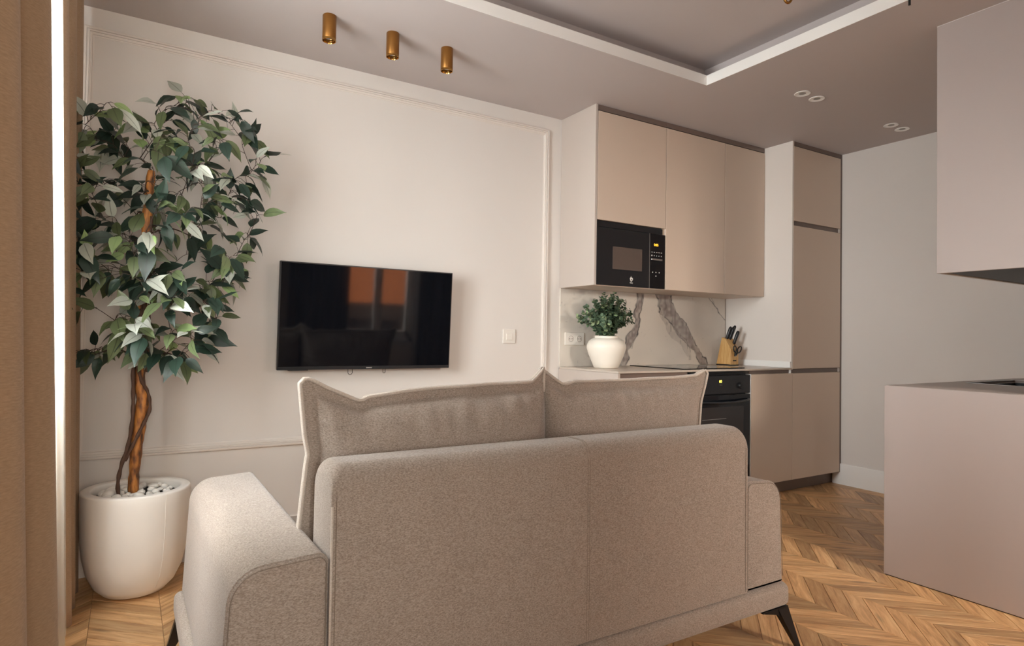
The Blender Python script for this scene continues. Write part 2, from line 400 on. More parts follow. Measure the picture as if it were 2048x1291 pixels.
# ------------------------------------------------------------------ floor: chevron parquet
fl = MB(); fl.box(XL - .2, XC + .2, YN - .2, YA + .2, -0.08, -0.0125)
floor = struct(obj('floor', fl, 'carcass_dark', loc=(0, 0, 0)))
CW, SL, PIT, X0C, PH = 0.2365, 0.90, 0.0925, -0.100, 2.605
def plank_mesh(sign):
    g = 0.0009; bm = bmesh.new(); uvl = bm.loops.layers.uv.new('UVMap')
    hw, hp = CW / 2 - g * .6, PIT / 2 - g * 1.2
    def ring(ins, z):
        return [bm.verts.new((x * (hw - ins), sign * SL * x * (hw - ins) + y * (hp - ins), z)) for x, y in ((-1, -1), (1, -1), (1, 1), (-1, 1))]
    a, b, c = ring(0, -0.012), ring(0, -0.0009), ring(0.0010, 0.0)
    fs = [bm.faces.new(c)]
    for p, q in ((a, b), (b, c)):
        for k in range(4): fs.append(bm.faces.new((p[k], p[(k + 1) % 4], q[(k + 1) % 4], q[k])))
    for f in bm.faces:
        for l in f.loops:
            v = l.vert.co; l[uvl].uv = (v.x * math.hypot(1, SL), v.y - sign * SL * v.x)
    me = bpy.data.meshes.new('plank'); bm.to_mesh(me); bm.free(); me.materials.append(MATS['oak_plank']); return me
PM = {1: plank_mesh(1), -1: plank_mesh(-1)}
cands = []
i0 = math.floor((XL - X0C) / CW) ; i1 = math.ceil((XC - X0C) / CW)
for i in range(i0, i1):
    sign = -1 if i % 2 == 0 else 1
    xc = X0C + (i + .5) * CW
    seam_right_odd = PH - SL * CW / 2        # centre-line phase is the same for both directions
    k0 = int((YN - .1 - seam_right_odd) / PIT) - 1; k1 = int((YA + .1 - seam_right_odd) / PIT) + 1
    for k in range(k0, k1 + 1):
        yc = PH + SL * CW / 2 + (k + .5) * PIT
        if not (YN - .05 < yc < YA + .12): continue
        x, y, z = px((xc, yc, 0))
        vis = 0
        if z > 0.3 and -60 < x < 2110 and 600 < y < 1400:
            hid = (0.15 < xc < 2.0 and yc > 1.2) or (xc > 3.2 and yc < 1.6) or yc > 3.0 or xc < -0.25 or (0.3 < xc < 2.0)
            if not hid: vis = 1.0 / z ** 3 + (1 if yc > 1.0 else 0)
        cands.append((vis, i, k, sign, xc, yc))
cands.sort(key=lambda c: -c[0])
rest = MB(); ruv = rest.bm.loops.layers.uv.new('UVMap')
for n, (vis, i, k, sign, xc, yc) in enumerate(cands):
    if n < 298 and vis > 0:
        o = bpy.data.objects.new('plank', PM[sign]); COL.objects.link(o); o.location = (xc, yc, 0); o.parent = floor
    else:
        nv = len(rest.bm.verts); rest.bm.from_mesh(PM[sign]); rest.bm.verts.ensure_lookup_table()
        for v in rest.bm.verts[nv:]: v.co += Vector((xc, yc, 0))
tag(obj('planks', rest, 'oak_plank', floor), kind='stuff')

# ------------------------------------------------------------------ walls and ceiling
def wall_with_hole(name, axis, pos, thick, a0, a1, z0, z1, holes, mat='wall_paint'):
    """wall slab on plane axis=pos going outwards by thick; holes: (a0,a1,z0,z1)"""
    mb = MB(); lo, hi = min(pos, pos + thick), max(pos, pos + thick)
    def slab(p, q, r, t):
        if q - p > 1e-4 and t - r > 1e-4:
            if axis == 'X': mb.box(lo, hi, p, q, r, t)
            else: mb.box(p, q, lo, hi, r, t)
    cur = a0
    for h in sorted(holes):
        slab(cur, h[0], z0, z1); slab(h[0], h[1], z0, h[2]); slab(h[0], h[1], h[3], z1); cur = h[1]
    slab(cur, a1, z0, z1)
    return struct(obj(name, mb, mat, loc=(0, 0, 0)))
ZT = 2.85
wall_with_hole('wall_far', 'Y', YA, .2, XL - .2, XC + .2, -.08, ZT, [])
WIN1 = (1.15, 2.62, 0.85, 2.42); WIN3 = (-0.38, 0.34, 0.30, 2.30)
wall_with_hole('wall_left', 'X', XL, -.2, YN - .2, YA + .2, -.08, ZT, [WIN1])
WIN2 = (2.22, 3.20, 0.55, 2.08)
wall_with_hole('wall_near', 'Y', YN, -.2, XL - .2, XC + .2, -.08, ZT, [WIN3, WIN2])
wall_with_hole('wall_right', 'X', XC, .2, YN - .2, YA + .2, -.08, ZT, [])
wall_with_hole('wall_partition', 'Y', 0.90, .075, 3.18, XC, -.01, ZT, [])
c = MB(); TX0, TY0 = 0.25, -0.55
for (x0, x1, y0, y1) in ((XL, TX0, YN, YA), (XT, XC, YN, YA), (TX0, XT, YTR, YA), (TX0, XT, YN, TY0)):
    c.box(x0, x1, y0, y1, ZC, ZC + .056)
st = 0.12
for (x0, x1, y0, y1) in ((XL, TX0 - st, YN, YA), (XT + st, XC, YN, YA), (TX0 - st, XT + st, YTR + st, YA), (TX0 - st, XT + st, YN, TY0 - st)):
    c.box(x0, x1, y0, y1, ZC + .056, ZU + .02)
c.box(XL, XC, YN, YA, ZU, ZT)
lip = MB()
for (x0, x1, y0, y1) in ((TX0, XT, YTR - .0015, YTR), (XT - .0015, XT, TY0, YTR - .0015)):
    lip.box(x0, x1, y0, y1, ZC - .0005, ZC + .057)
struct(obj('trim_2', lip, 'white_paint', loc=(0, 0, 0)), 'white edge band of the ceiling recess')
struct(obj('ceiling', c, 'ceiling_paint', loc=(0, 0, 0)), 'pale painted ceiling with a stepped rectangular recess')

# windows
def window(name, axis, pos, a0, a1, z0, z1, inward, cross=True):
    def bx(mb, p, q, r, t, d0, d1, bev=.004):
        lo, hi = sorted((pos + inward * d0, pos + inward * d1))
        if axis == 'X': mb.box(lo, hi, p, q, r, t, bev)
        else: mb.box(p, q, lo, hi, r, t, bev)
    root = bpy.data.objects.new(name, None); COL.objects.link(root)
    ctr = ((pos, (a0 + a1) / 2, z0) if axis == 'X' else ((a0 + a1) / 2, pos, z0)); root.location = ctr; WL[root.name] = Vector(ctr); struct(root)
    fr = MB()
    for p, q, r, t in ((a0, a0 + .06, z0, z1), (a1 - .06, a1, z0, z1), (a0, a1, z0, z0 + .07), (a0, a1, z1 - .06, z1)): bx(fr, p, q, r, t, -.16, -.09)
    obj('window_frame', fr, 'white_paint', root)
    m = (a0 + a1) / 2
    for p, q in ((a0 + .06, m), (m, a1 - .06)):
        sa = MB()
        for A, B, C, D in ((p, p + .05, z0 + .07, z1 - .06), (q - .05, q, z0 + .07, z1 - .06), (p, q, z0 + .07, z0 + .14), (p, q, z1 - .12, z1 - .06)): bx(sa, A, B, C, D, -.15, -.10)
        s = obj('sash', sa, 'white_paint', root)
        g = MB(); bx(g, p + .05, q - .05, z0 + .14, z1 - .12, -.128, -.122, 0); obj('pane', g, 'window_glass', s)
    return root
window('window_1', 'X', XL, *WIN1, 1)['label'] = 'tall white framed window behind the curtains at left'
window('window_3', 'Y', YN, *WIN3, 1)['label'] = 'tall white framed window behind the camera on the left'
window('window_2', 'Y', YN, *WIN2, 1)['label'] = 'dark window behind the camera mirrored in the television'

# baseboards and wall mouldings
def bboard(name, f):
    mb = MB(); f(mb); return struct(obj(name, mb, 'white_paint' if name != 'baseboard_far' else 'trim_paint', loc=(0, 0, 0)))
bboard('baseboard_far', lambda m: m.prism([(YA, 0), (YA - .016, 0), (YA - .016, .128), (YA - .011, .136), (YA - .011, .143), (YA - .006, .152), (YA, .154)], 'X', XL, 2.46))
bboard('baseboard_right', lambda m: m.prism([(XC, 0), (XC - .014, 0), (XC - .014, .154), (XC - .011, .160), (XC, .160)], 'Y', 1.66, 2.87))
# framed panel on the television wall: four mitred strips of a stepped moulding
PX0, PX1, PZ0, PZ1, MW = -0.205, 2.357, 0.5205, 2.483, 0.041
prof = [(0, 0), (0, .011), (.003, .016), (.010, .018), (.0125, .017), (.0130, .009), (.0165, .009), (.0170, .015), (.023, .015), (.0235, .008), (.027, .008), (.0275, .011), (.034, .009), (.036, .004), (.041, .003), (.041, 0)]   # (inset, proud)
frame = bpy.data.objects.new('trim_1', None); COL.objects.link(frame); frame.location = (PX0, YA, PZ0); WL[frame.name] = Vector((PX0, YA, PZ0))
struct(frame, 'rectangular stepped moulding frame on the television wall')
cor = lambda d: [(PX0 + d, PZ0 + d), (PX1 - d, PZ0 + d), (PX1 - d, PZ1 - d), (PX0 + d, PZ1 - d)]
for k in range(4):
    mb = MB(); rows = []
    for d, h in prof:
        q = cor(d); a, b = q[k], q[(k + 1) % 4]
        rows.append((mb.bm.verts.new((a[0], YA - h, a[1])), mb.bm.verts.new((b[0], YA - h, b[1]))))
    for (a, b), (a2, b2) in zip(rows, rows[1:]): mb.bm.faces.new((a, b, b2, a2))
    bmesh.ops.recalc_face_normals(mb.bm, faces=mb.bm.faces[:])
    obj('moulding_strip', mb, 'trim_paint', frame)

# ------------------------------------------------------------------ curtains
def interp(z, pts):
    pts = sorted(pts)
    if z <= pts[0][0]: return pts[0][1]
    for (a, b), (c_, d) in zip(pts, pts[1:]):
        if z <= c_: return b + (d - b) * (z - a) / (c_ - a)
    return pts[-1][1]
def curtain(name, label, mat, y_top, y_bot, x_top, x_bot, amp, lam, ph, z0=.012, z1=2.568, ny=150, nz=40, seed=1, axis='X', cat='curtain', jit=.35, h2=.25, sl=(0, 0)):
    rs = random.Random(seed); w = [rs.uniform(-jit, jit) for _ in range(40)]
    def P(s, t):
        z = z0 + (z1 - z0) * t; u = (z1 - z) / (z1 - z0)
        ya = y_top[0] + (y_bot[0] - y_top[0]) * u; yb = y_top[1] + (y_bot[1] - y_top[1]) * u
        y = ya + (yb - ya) * s
        L = y_top[1] - y_top[0]; q = s * L / lam; k = int(q); f = q - k
        ww = w[k % 40] * (1 - f) + w[(k + 1) % 40] * f
        a = amp * (0.8 + .5 * ww) * (0.75 + .35 * u)
        x = x_top + (x_bot - x_top) * u + (sl[0] * (1 - u) + sl[1] * u) * s + a * math.sin(2 * math.pi * (q + ph + .12 * ww)) + h2 * a * math.sin(4 * math.pi * q + 1.3 + 2 * u)
        return (x, y, z) if axis == 'X' else (y, x, z)
    mb = MB(); mb.grid(P, ny, nz)
    uvl = mb.bm.loops.layers.uv.new('UVMap'); mb.bm.verts.index_update(); arc = [0.0]
    for i in range(1, ny + 1): arc.append(arc[-1] + (Vector(P(i / ny, .5)) - Vector(P((i - 1) / ny, .5))).length)
    for f in mb.bm.faces:
        for l in f.loops: l[uvl].uv = (arc[l.vert.index // (nz + 1)], l.vert.co.z)
    o = obj(name, mb, mat, smooth=True)
    md = o.modifiers.new('thickness', 'SOLIDIFY'); md.thickness = 0.0022; md.offset = 0
    return tag(o, label, cat)
curtain('curtain', 'brown linen curtain nearest the camera at the left edge', 'curtain_cloth', (0.62, 1.68), (0.62, 1.68), -.253, -.186, .120, .46, .12, seed=3, jit=.1, h2=.1)
curtain('curtain', 'tan linen curtain beside the fig tree', 'curtain_cloth', (2.38, 3.22), (2.80, 3.28), -.222, -.186, .036, .30, .017, seed=5, jit=.1, h2=.1, sl=(.016, .0))
curtain('sheer_curtain', 'white sheer curtain hanging between the two brown curtains', 'sheer_cloth', (1.72, 2.36), (1.72, 2.76), -.212, -.163, .008, .16, 0, seed=8, ny=200)
curtain('curtain', 'grey curtain on the left of the mirrored window in the television', 'curtain_grey', (1.55, 2.25), (1.55, 2.25), YN + .16, YN + .16, .035, .16, 0, seed=9, axis='Y', ny=80, nz=6)
curtain('curtain', 'grey curtain on the right of the mirrored window in the television', 'curtain_grey', (3.15, 3.85), (3.15, 3.85), YN + .16, YN + .16, .035, .16, .3, seed=10, axis='Y', ny=80, nz=6)

# neighbouring facade seen (mirrored) through the window behind the camera
fb = thing('neighbour_facade', (2.7, -4.2, 0), 'orange plastered house front seen through the mirrored window', 'building')
obj('wall', MB().box(0.6, 5.0, -4.4, -4.2, 0.88, 4.5), 'facade', fb)
obj('wall', MB().box(0.6, 5.0, -4.4, -4.2, -0.5, 0.88), 'facade_dark', fb)

# ------------------------------------------------------------------ kitchen along the television wall
YU, YT = 3.0425, 2.8094
XU0, XT0 = 2.4614, 4.1178
ZUB = 1.4364
DT = 0.019; G = 0.002
def door(mb_name, x0, x1, z0, z1, yf, parent, mat='lacquer'):
    return obj(mb_name, MB().box(x0 + G, x1 - G, yf, yf + DT, z0 + G, z1 - G, .0012, 1), mat, parent)
def wall_unit(label, x0, x1, zdoor0, zdoor1, side=False, z0=ZUB, door_bottom=None):
    t = thing('wall_cabinet', ((x0 + x1) / 2, (YU + YA) / 2, z0), label, 'cabinet', 'wall cabinets over the worktop')
    b = MB(); y1 = YA - .001
    b.box(x0 + .001, x0 + .018, YU + DT + .001, y1, z0, ZC - .001); b.box(x1 - .018, x1 - .001, YU + DT + .001, y1, z0, ZC - .001)
    b.box(x0 + .018, x1 - .018, YU + DT + .001, y1, z0, z0 + .018); b.box(x0 + .018, x1 - .018, YU + DT + .001, y1, ZC - .020, ZC - .001)
    b.box(x0 + .018, x1 - .018, y1 - .012, y1, z0 + .018, ZC - .020)
    obj('body', b, 'lacquer', t)
    door('door', x0, x1, zdoor0, zdoor1, YU, t)
    return t
x1_, x2_ = 3.075, 3.666
wu1 = wall_unit('wall cabinet above the built-in microwave', XU0 + .019, x1_, 1.847, 2.536)
wu2 = wall_unit('tall-door wall cabinet to the right of the microwave', x1_, x2_, ZUB, 2.536)
wu3 = wall_unit('narrow wall cabinet against the tall larder side', x2_, XT0 - .001, ZUB, 2.536)
obj('end_panel', MB().box(XU0, XU0 + .018, YU, YA - .001, ZUB, ZC - .0005, .001, 1), 'lacquer_light', wu1)
for w_, a, b in ((wu1, XU0 + .0185, x1_), (wu2, x1_, x2_), (wu3, x2_, XT0 - .001)):
    obj('filler_strip', MB().box(a + .0005, b - .0005, YU + .004, YU + DT, 2.540, ZC - .001), 'channel', w_)
# base units
YF = YT
t = thing('base_cabinet', (2.76, 3.1, 0), 'base cabinet at the left end of the worktop under the vase', 'cabinet', 'base cabinets under the worktop')
XB0, XOV0, XOV1 = 2.463, 3.060, 3.661
b = MB().box(XB0 + .019, XOV0 - .001, YF + .022, YA - .001, .10, .897); obj('body', b, 'lacquer', t)
obj('end_panel', MB().box(XB0, XB0 + .018, YF, YA - .001, .0, .897, .001, 1), 'lacquer_light', t)
for z0, z1 in ((.097, .49), (.505, .866)):
    door('drawer', XB0 + .019, XOV0, z0, z1, YF, t)
obj('grip_channel', MB().box(XB0 + .019, XOV0, YF + .016, YF + .021, .866, .896), 'channel', t)
t = thing('base_cabinet', (3.9, 3.1, 0), 'base cabinet with one plain door between oven and larder', 'cabinet', 'base cabinets under the worktop')
b = MB().box(XOV1 + .006, XT0 - .002, YF + .022, YA - .001, .10, .897); obj('body', b, 'lacquer', t)
obj('edge_strip', MB().box(XOV1 + .001, XOV1 + .0055, YF - .001, YF + .10, .097, .872), 'white_paint', t)
door('door', XOV1 + .009, 4.131, .097, .873, YF, t)
obj('grip_channel', MB().box(XOV1 + .006, XT0 - .012, YF + .014, YF + .021, .873, .896), 'channel', t)
obj('edge_strip', MB().box(XT0 - .012, XT0 - .002, YF + .001, YF + .02, .862, .897), 'white_paint', t)
# tall larder
t = thing('larder_cabinet', (4.43, 3.1, 0), 'tall floor to ceiling larder cabinet with three doors', 'cabinet')
b = MB().box(XT0 + .019, XC - .002, YT + .022, YA - .001, .10, ZC - .001); obj('body', b, 'lacquer', t)
obj('side_panel', MB().box(XT0, XT0 + .018, YT + .001, YA - .001, .898, ZC - .0005, .001, 1), 'lacquer_lit', t)
xa, xb = 4.131, XC - .028
for z0, z1, nm in ((1.986, 2.540, 'top_door'), (.902, 1.955, 'door'), (.097, .872, 'lower_door')): door(nm, xa, xb + .004, z0, z1, YT, t)
for z0, z1 in ((1.956, 1.985), (.873, .901)):
    g_ = obj('grip_channel', MB().box(xa + .002, xb - .01, YT + .013, YT + .021, z0, z1), 'channel', t)
    obj('end_cap', MB().box(xb - .010, xb + .002, YT + .001, YT + .02, z0, z1), 'lacquer_light', g_)
obj('filler_strip', MB().box(xb + .006, XC - .001, YT + .003, YT + .020, .097, ZC - .001), 'channel', t)
obj('filler_strip', MB().box(XT0 + .019, xb + .004, YT + .004, YT + .020, 2.543, ZC - .001), 'channel', t)
tag(obj('plinth', MB().box(2.50, XC - .001, 2.884, 2.90, 0.0005, .096), 'channel'), 'recessed brown plinth board along the floor under the kitchen units', 'plinth')

# worktop, hob, splashback
wt = MB().box(XB0 - .001, XT0 - .001, YT - .004, YA - .011, .8975, .910, .0012, 1)
tag(obj('worktop', wt, 'worktop_grey'), 'thin pale worktop running from the vase to the larder', 'worktop')
tag(obj('upstand', MB().box(XT0 - .012, XT0 - .0005, YT + .004, YA - .012, .9105, .955, .001, 1), 'white_paint'), 'low white upstand strip against the larder side', 'upstand')
hob = thing('induction_hob', (3.36, 3.11, .910), 'black glass induction hob set on the worktop', 'hob')
obj('glass', MB().box(3.055, 3.655, 2.852, 3.362, .9103, .9165, .002, 2), 'black_gloss', hob)
for cx, cy, r in ((3.20, 3.22, .09), (3.20, 2.98, .075), (3.51, 3.20, .105), (3.51, 2.97, .07)):
    obj('zone_marking', MB().tube([(cx + r * math.cos(a), cy + r * math.sin(a), .9166) for a in [k * math.pi / 18 for k in range(36)]], .0008, 4, closed=True), 'track_grey', hob)

# marble splashback with veins coloured on a fine grid
NXM, NZM = 420, 130
sx0, sx1, sz0, sz1 = XB0 + .001, XT0 - .013, .9103, ZUB - .0005
gx, gz = np.meshgrid(np.linspace(sx0, sx1, NXM), np.linspace(sz0, sz1, NZM), indexing='ij')
w1 = noise2((NXM, NZM), (30, 10), 1) - .5; w2 = noise2((NXM, NZM), (90, 30), 2) - .5; w3 = noise2((NXM, NZM), (26, 8), 4) - .5
wx = gx + .035 * w1 + .010 * w2; wz = gz + .03 * w3 + .007 * w2
def pathx(pts, z):
    zs = np.array([p[1] for p in pts][::-1]); xs = np.array([p[0] for p in pts][::-1]); return np.interp(z, zs, xs)
base = np.array(srgb(222, 214, 204)); veinc = np.array(srgb(146, 134, 130)); dk = np.array(srgb(58, 52, 58))
colr = np.tile(base, (NXM, NZM, 1)).astype(float)
cl = noise2((NXM, NZM), (14, 5), 7); colr *= (0.93 + .12 * cl)[..., None]
def blend(mask, col):
    global colr
    m_ = np.clip(mask, 0, 1)[..., None]; colr = colr * (1 - m_) + col * m_
def band(L, Rr, fill, edge, ew, zlo=0, zhi=9, seed=11):
    l = pathx(L, wz); r = pathx(Rr, wz); s_ = .012
    inside = np.clip((wx - l) / s_, 0, 1) * np.clip((r - wx) / s_, 0, 1) * (gz > zlo) * (gz < zhi)
    tx = noise2((NXM, NZM), (60, 24), seed); streak = noise2((NXM, NZM), (110, 12), seed + 1)
    blend(inside * fill * (.55 + .6 * tx), veinc); blend(inside * np.clip((streak - .6) * 5, 0, 1) * .3, dk)
    for e in (l, r):
        d = np.abs(wx - e); br = noise2((NXM, NZM), (40, 20), seed + 2)
        blend(np.exp(-(d / ew) ** 2) * edge * (gz > zlo) * (gz < zhi) * np.clip(.3 + 1.1 * br, 0, 1), dk)
band([(3.345, 1.45), (3.385, 1.30), (3.45, 1.275), (3.60, 1.12), (3.75, 1.02), (3.83, .90)], [(3.48, 1.45), (3.54, 1.31), (3.65, 1.235), (3.755, 1.10), (3.84, 1.00), (3.915, .90)], .85, 1.0, .0065)
band([(3.40, 1.285), (3.47, 1.15), (3.62, 1.05), (3.69, .95)], [(3.42, 1.285), (3.60, 1.15), (3.70, 1.06), (3.71, .95)], .35, .5, .004, zlo=.945, zhi=1.29, seed=21)
band([(3.145, 1.45), (3.135, 1.25), (3.06, 1.12), (3.01, 1.02), (2.985, .90)], [(3.20, 1.45), (3.185, 1.25), (3.145, 1.12), (3.075, 1.02), (3.05, .90)], .95, .95, .007, seed=31)
for L, ew, am in (([(3.88, 1.45), (3.97, 1.38), (4.03, 1.32), (4.12, 1.255)], .005, .9), ([(3.94, 1.45), (3.985, 1.37)], .004, .5), ([(3.19, 1.24), (3.15, 1.12), (3.10, 1.03)], .003, .6), ([(2.86, 1.10), (2.90, 1.04), (2.99, 1.00)], .006, .6)):
    d = np.abs(wx - pathx(L, wz)); lo = min(p[1] for p in L); hi = max(p[1] for p in L)
    blend(np.exp(-(d / ew) ** 2) * am * (gz > lo) * (gz < hi), dk)
ft = noise2((NXM, NZM), (18, 10), 41); ft2 = noise2((NXM, NZM), (60, 30), 42)
blend(np.clip((ft * .7 + ft2 * .3 - .6) * 2.2, 0, .35) * np.exp(-((gx - 2.72) / .18) ** 2), veinc)
blend(np.clip(noise2((NXM, NZM), (130, 44), 43) - .93, 0, 1) * 6, veinc)
mb = MB(); yb = YA - .010
cl_ = mb.bm.verts.layers.float_color.new('vein')
vs = [[None] * NZM for _ in range(NXM)]
for i in range(NXM):
    for j in range(NZM):
        v = mb.bm.verts.new((gx[i, j], yb, gz[i, j])); v[cl_] = (colr[i, j, 0], colr[i, j, 1], colr[i, j, 2], 1); vs[i][j] = v
for i in range(NXM - 1):
    for j in range(NZM - 1): mb.bm.faces.new((vs[i][j], vs[i + 1][j], vs[i + 1][j + 1], vs[i][j + 1]))
ex = bmesh.ops.extrude_edge_only(mb.bm, edges=[e for e in mb.bm.edges if e.is_boundary])
for g in ex['geom']:
    if isinstance(g, bmesh.types.BMVert): g.co.y = YA - .0005
bmesh.ops.recalc_face_normals(mb.bm, faces=mb.bm.faces[:])
tag(obj('marble_splashback', mb, 'marble'), 'pale marble splashback with dark grey veins above the worktop', 'splashback')

# ------------------------------------------------------------------ microwave
YM = YU + .001
mw = thing('microwave_oven', (2.775, 3.2, 1.4555), 'black built-in microwave under the left wall cabinet', 'microwave')
obj('body', MB().box(2.500, 3.052, YU + .03, YA - .03, 1.4555, 1.80), 'black_plastic', mw)
obj('top_trim', MB().box(2.482, 3.058, YU + .012, YU + .03, 1.808, 1.845), 'black_satin', mw)
dr = obj('door', MB().box(2.481, 2.930, YM, YM + .028, 1.441, 1.805, .002, 1), 'black_satin', mw)
obj('window', MB().box(2.612, 2.864, YM - .0012, YM, 1.546, 1.690, .0005, 1), 'micro_window', dr)
cp = obj('control_panel', MB().box(2.9325, 3.071, YM, YM + .028, 1.441, 1.805, .002, 1), 'black_gloss', mw)
obj('divider', MB().box(2.9300, 2.9325, YM + .0005, YM + .02, 1.441, 1.805), 'track_grey', mw)
RY = Matrix.Rotation(math.radians(90), 4, 'X')
def face_at(x, y, z): return Matrix.Translation((x, y, z)) @ RY
text_mesh('clock_display', '0:05', .023, face_at(2.989, YM - .0006, 1.731), 'amber_led', cp)
bt = []
for k in range(5):
    obj('button_mark', MB().box(2.946 + .0215 * k, 2.957 + .0215 * k, YM - .0006, YM, 1.680, 1.6835), 'mark_white', cp)
    obj('button_mark', MB().lathe([(0, 0), (.0034 if k else .0052, 0), (.0034 if k else .0052, .0006), (0, .0006)], (2.9505 + .0215 * k, YM, 1.659), 10, 'Y'), 'mark_white', cp)
obj('handle_bar', MB().box(2.945, 3.045, YM - .004, YM, 1.628, 1.640, .0018, 2), 'steel', cp)
for dx, dz in ((-.03, 0), (0, 0), (.03, 0), (0, -.024)):
    obj('button_mark', MB().lathe([(0, 0), (.0042, 0), (.0042, .0006), (0, .0006)], (2.989 + dx, YM, 1.548 + dz), 10, 'Y'), 'mark_white', cp)
lg = MB(); pts = []
for k in range(28):
    a = 2 * math.pi * k / 28; r = .0125 * (1 + .12 * math.sin(3 * a + .4)); pts.append((2.772 + r * math.cos(a), 1.489 + r * 1.05 * math.sin(a) + (.010 if abs(a - 1.8) < .13 else 0)))
lg.prism(pts, 'Y', YM - .0006, YM); logo = obj('maker_mark', lg, 'mark_white', dr)
obj('mark_centre', MB().lathe([(0, 0), (.0040, 0), (.0040, .0004), (0, .0004)], (2.774, YM - .0006, 1.487), 12, 'Y'), 'black_plastic', logo)
text_mesh('maker_name', 'Balay', .0125, face_at(2.772, YM - .0005, 1.4665), 'mark_white', dr)

# ------------------------------------------------------------------ oven
ov = thing('built_in_oven', (3.36, 3.1, .10), 'black built-in oven with lit yellow clock under the hob', 'oven')
obj('body', MB().box(3.075, 3.646, YF + .03, YA - .06, .10, .885), 'black_plastic', ov)
vt = MB()
for z in (.877, .884, .891): vt.box(XOV0 + .01, XOV1 - .012, YF + .006, YF + .02, z - .002, z + .002)
obj('vent_grille', vt, 'black_satin', ov)
pan = obj('control_panel', MB().box(XOV0 + .003, XOV1 - .003, YF, YF + .03, .746, .868, .002, 1), 'black_satin', ov)
text_mesh('clock_display', '00', .026, face_at(3.356, YF - .0006, .829), 'yellow_led', pan)
text_mesh('touch_marks', '- + 0 >', .012, face_at(3.356, YF - .0005, .806), 'channel', pan)
for kx in (3.155, 3.548): obj('rotary_knob', MB().lathe([(0, -.006), (.017, -.006), (.020, 0), (.020, .010), (.017, .018), (.003, .019), (0, .019)], (kx, YF, .798), 20, 'Y'), 'black_plastic', pan, True, angle=35)
dr = obj('oven_door', MB().box(XOV0 + .003, XOV1 - .003, YF - .002, YF + .03, .105, .738, .002, 1), 'black_gloss', ov)
obj('door_window', MB().box(XOV0 + .10, XOV1 - .072, YF - .003, YF - .0018, .20, .660, .0004, 1), 'oven_window', dr)
hp = [(XOV0 + .03 + (XOV1 - XOV0 - .06) * s, YF - .012 - .032 * math.sin(math.pi * s) ** .7, .703 - .010 * math.sin(math.pi * s)) for s in [k / 20 for k in range(21)]]
obj('door_handle', MB().tube([(hp[0][0], YF, .703)] + hp + [(hp[-1][0], YF, .703)], .0075, 8), 'black_satin', dr, True)
obj('rack', MB().tube([(XOV0 + .12, YF - .0032, .583), (XOV1 - .25, YF - .0032, .583)], .0012, 5), 'track_grey', dr)

# ------------------------------------------------------------------ wall sockets and switch
so = thing('wall_socket', (2.58, yb, 1.054), 'white double power socket on the marble beside the vase', 'socket')
obj('cover_frame', MB().box(2.500, 2.662, yb - .009, yb, 1.054, 1.140, .003, 2), 'switch_white', so)
for cx in (2.548, 2.618):
    ins = obj('socket_insert', MB().lathe([(.0245, -.0005), (.0245, .0105), (.020, .0108), (.0185, .0015), (0, .0012)], (cx, yb, 1.097), 28, 'Y'), 'switch_white', so, True, angle=30)
    obj('well', MB().lathe([(0, .0096), (.0182, .0096), (.0182, .0098), (0, .0098)], (cx, yb, 1.097), 24, 'Y'), 'trim_paint', ins)
    for dx in (-.0095, .0095): obj('pin_hole', MB().lathe([(0, .0098), (.0034, .0098), (.0034, .0101), (0, .0101)], (cx + dx, yb, 1.097), 10, 'Y'), 'hole_dark', ins)
    obj('rim_shadow_gap', MB().tube([(cx + .0195 * math.cos(a), yb - .0105, 1.097 + .0195 * math.sin(a)) for a in [k * math.pi / 14 for k in range(28)]], .0009, 5, closed=True), 'channel', ins)
sw = thing('light_switch', (2.068, YA, 1.062), 'white square light switch to the right of the television', 'switch')
obj('cover_frame', MB().box(2.022, 2.114, YA - .009, YA, 1.062, 1.152, .003, 2), 'switch_white', sw)
obj('rocker', MB().prism([(YA - .009, 1.083), (YA - .0145, 1.084), (YA - .0125, 1.122), (YA - .009, 1.123)], 'X', 2.046, 2.088), 'switch_white', sw)

# ------------------------------------------------------------------ television
tvx0, tvx1, tvz0, tvz1, tvY = 0.644, 1.608, 0.9165, 1.4720, 3.318
tv = thing('television', ((tvx0 + tvx1) / 2, tvY, tvz0), 'wide black flat television mounted on the beige wall', 'television')
TILT = Matrix.Translation(((tvx0 + tvx1) / 2, tvY, tvz0)) @ Matrix.Rotation(math.radians(3.0), 4, 'X') @ Matrix.Translation((-(tvx0 + tvx1) / 2, -tvY, -tvz0))
pan = obj('panel', MB().box(tvx0, tvx1, tvY, tvY + .022, tvz0, tvz1, .002, 1).xf(TILT), 'black_plastic', tv)
obj('screen', MB().box(tvx0 + .006, tvx1 - .006, tvY - .0012, tvY, tvz0 + .018, tvz1 - .006).xf(TILT), 'screen', tv)
obj('chin', MB().box(tvx0 + .002, tvx1 - .002, tvY - .0025, tvY, tvz0 + .001, tvz0 + .0175, .0008, 1).xf(TILT), 'black_satin', tv)
obj('maker_mark', MB().box(1.108, 1.140, tvY - .0032, tvY - .0025, tvz0 + .005, tvz0 + .0115).xf(TILT), 'track_grey', tv)
obj('electronics_housing', MB().box(tvx0 + .16, tvx1 - .16, tvY + .022, tvY + .050, tvz0 + .03, tvz0 + .33, .006, 2).xf(TILT), 'black_plastic', tv)
obj('wall_bracket', MB().box(1.0, 1.28, tvY + .03, YA - .0005, 1.12, 1.28), 'black_metal', tv)
obj('foot_bump', MB().box(.70, .80, tvY + .002, tvY + .02, tvz0 - .003, tvz0), 'black_plastic', tv)
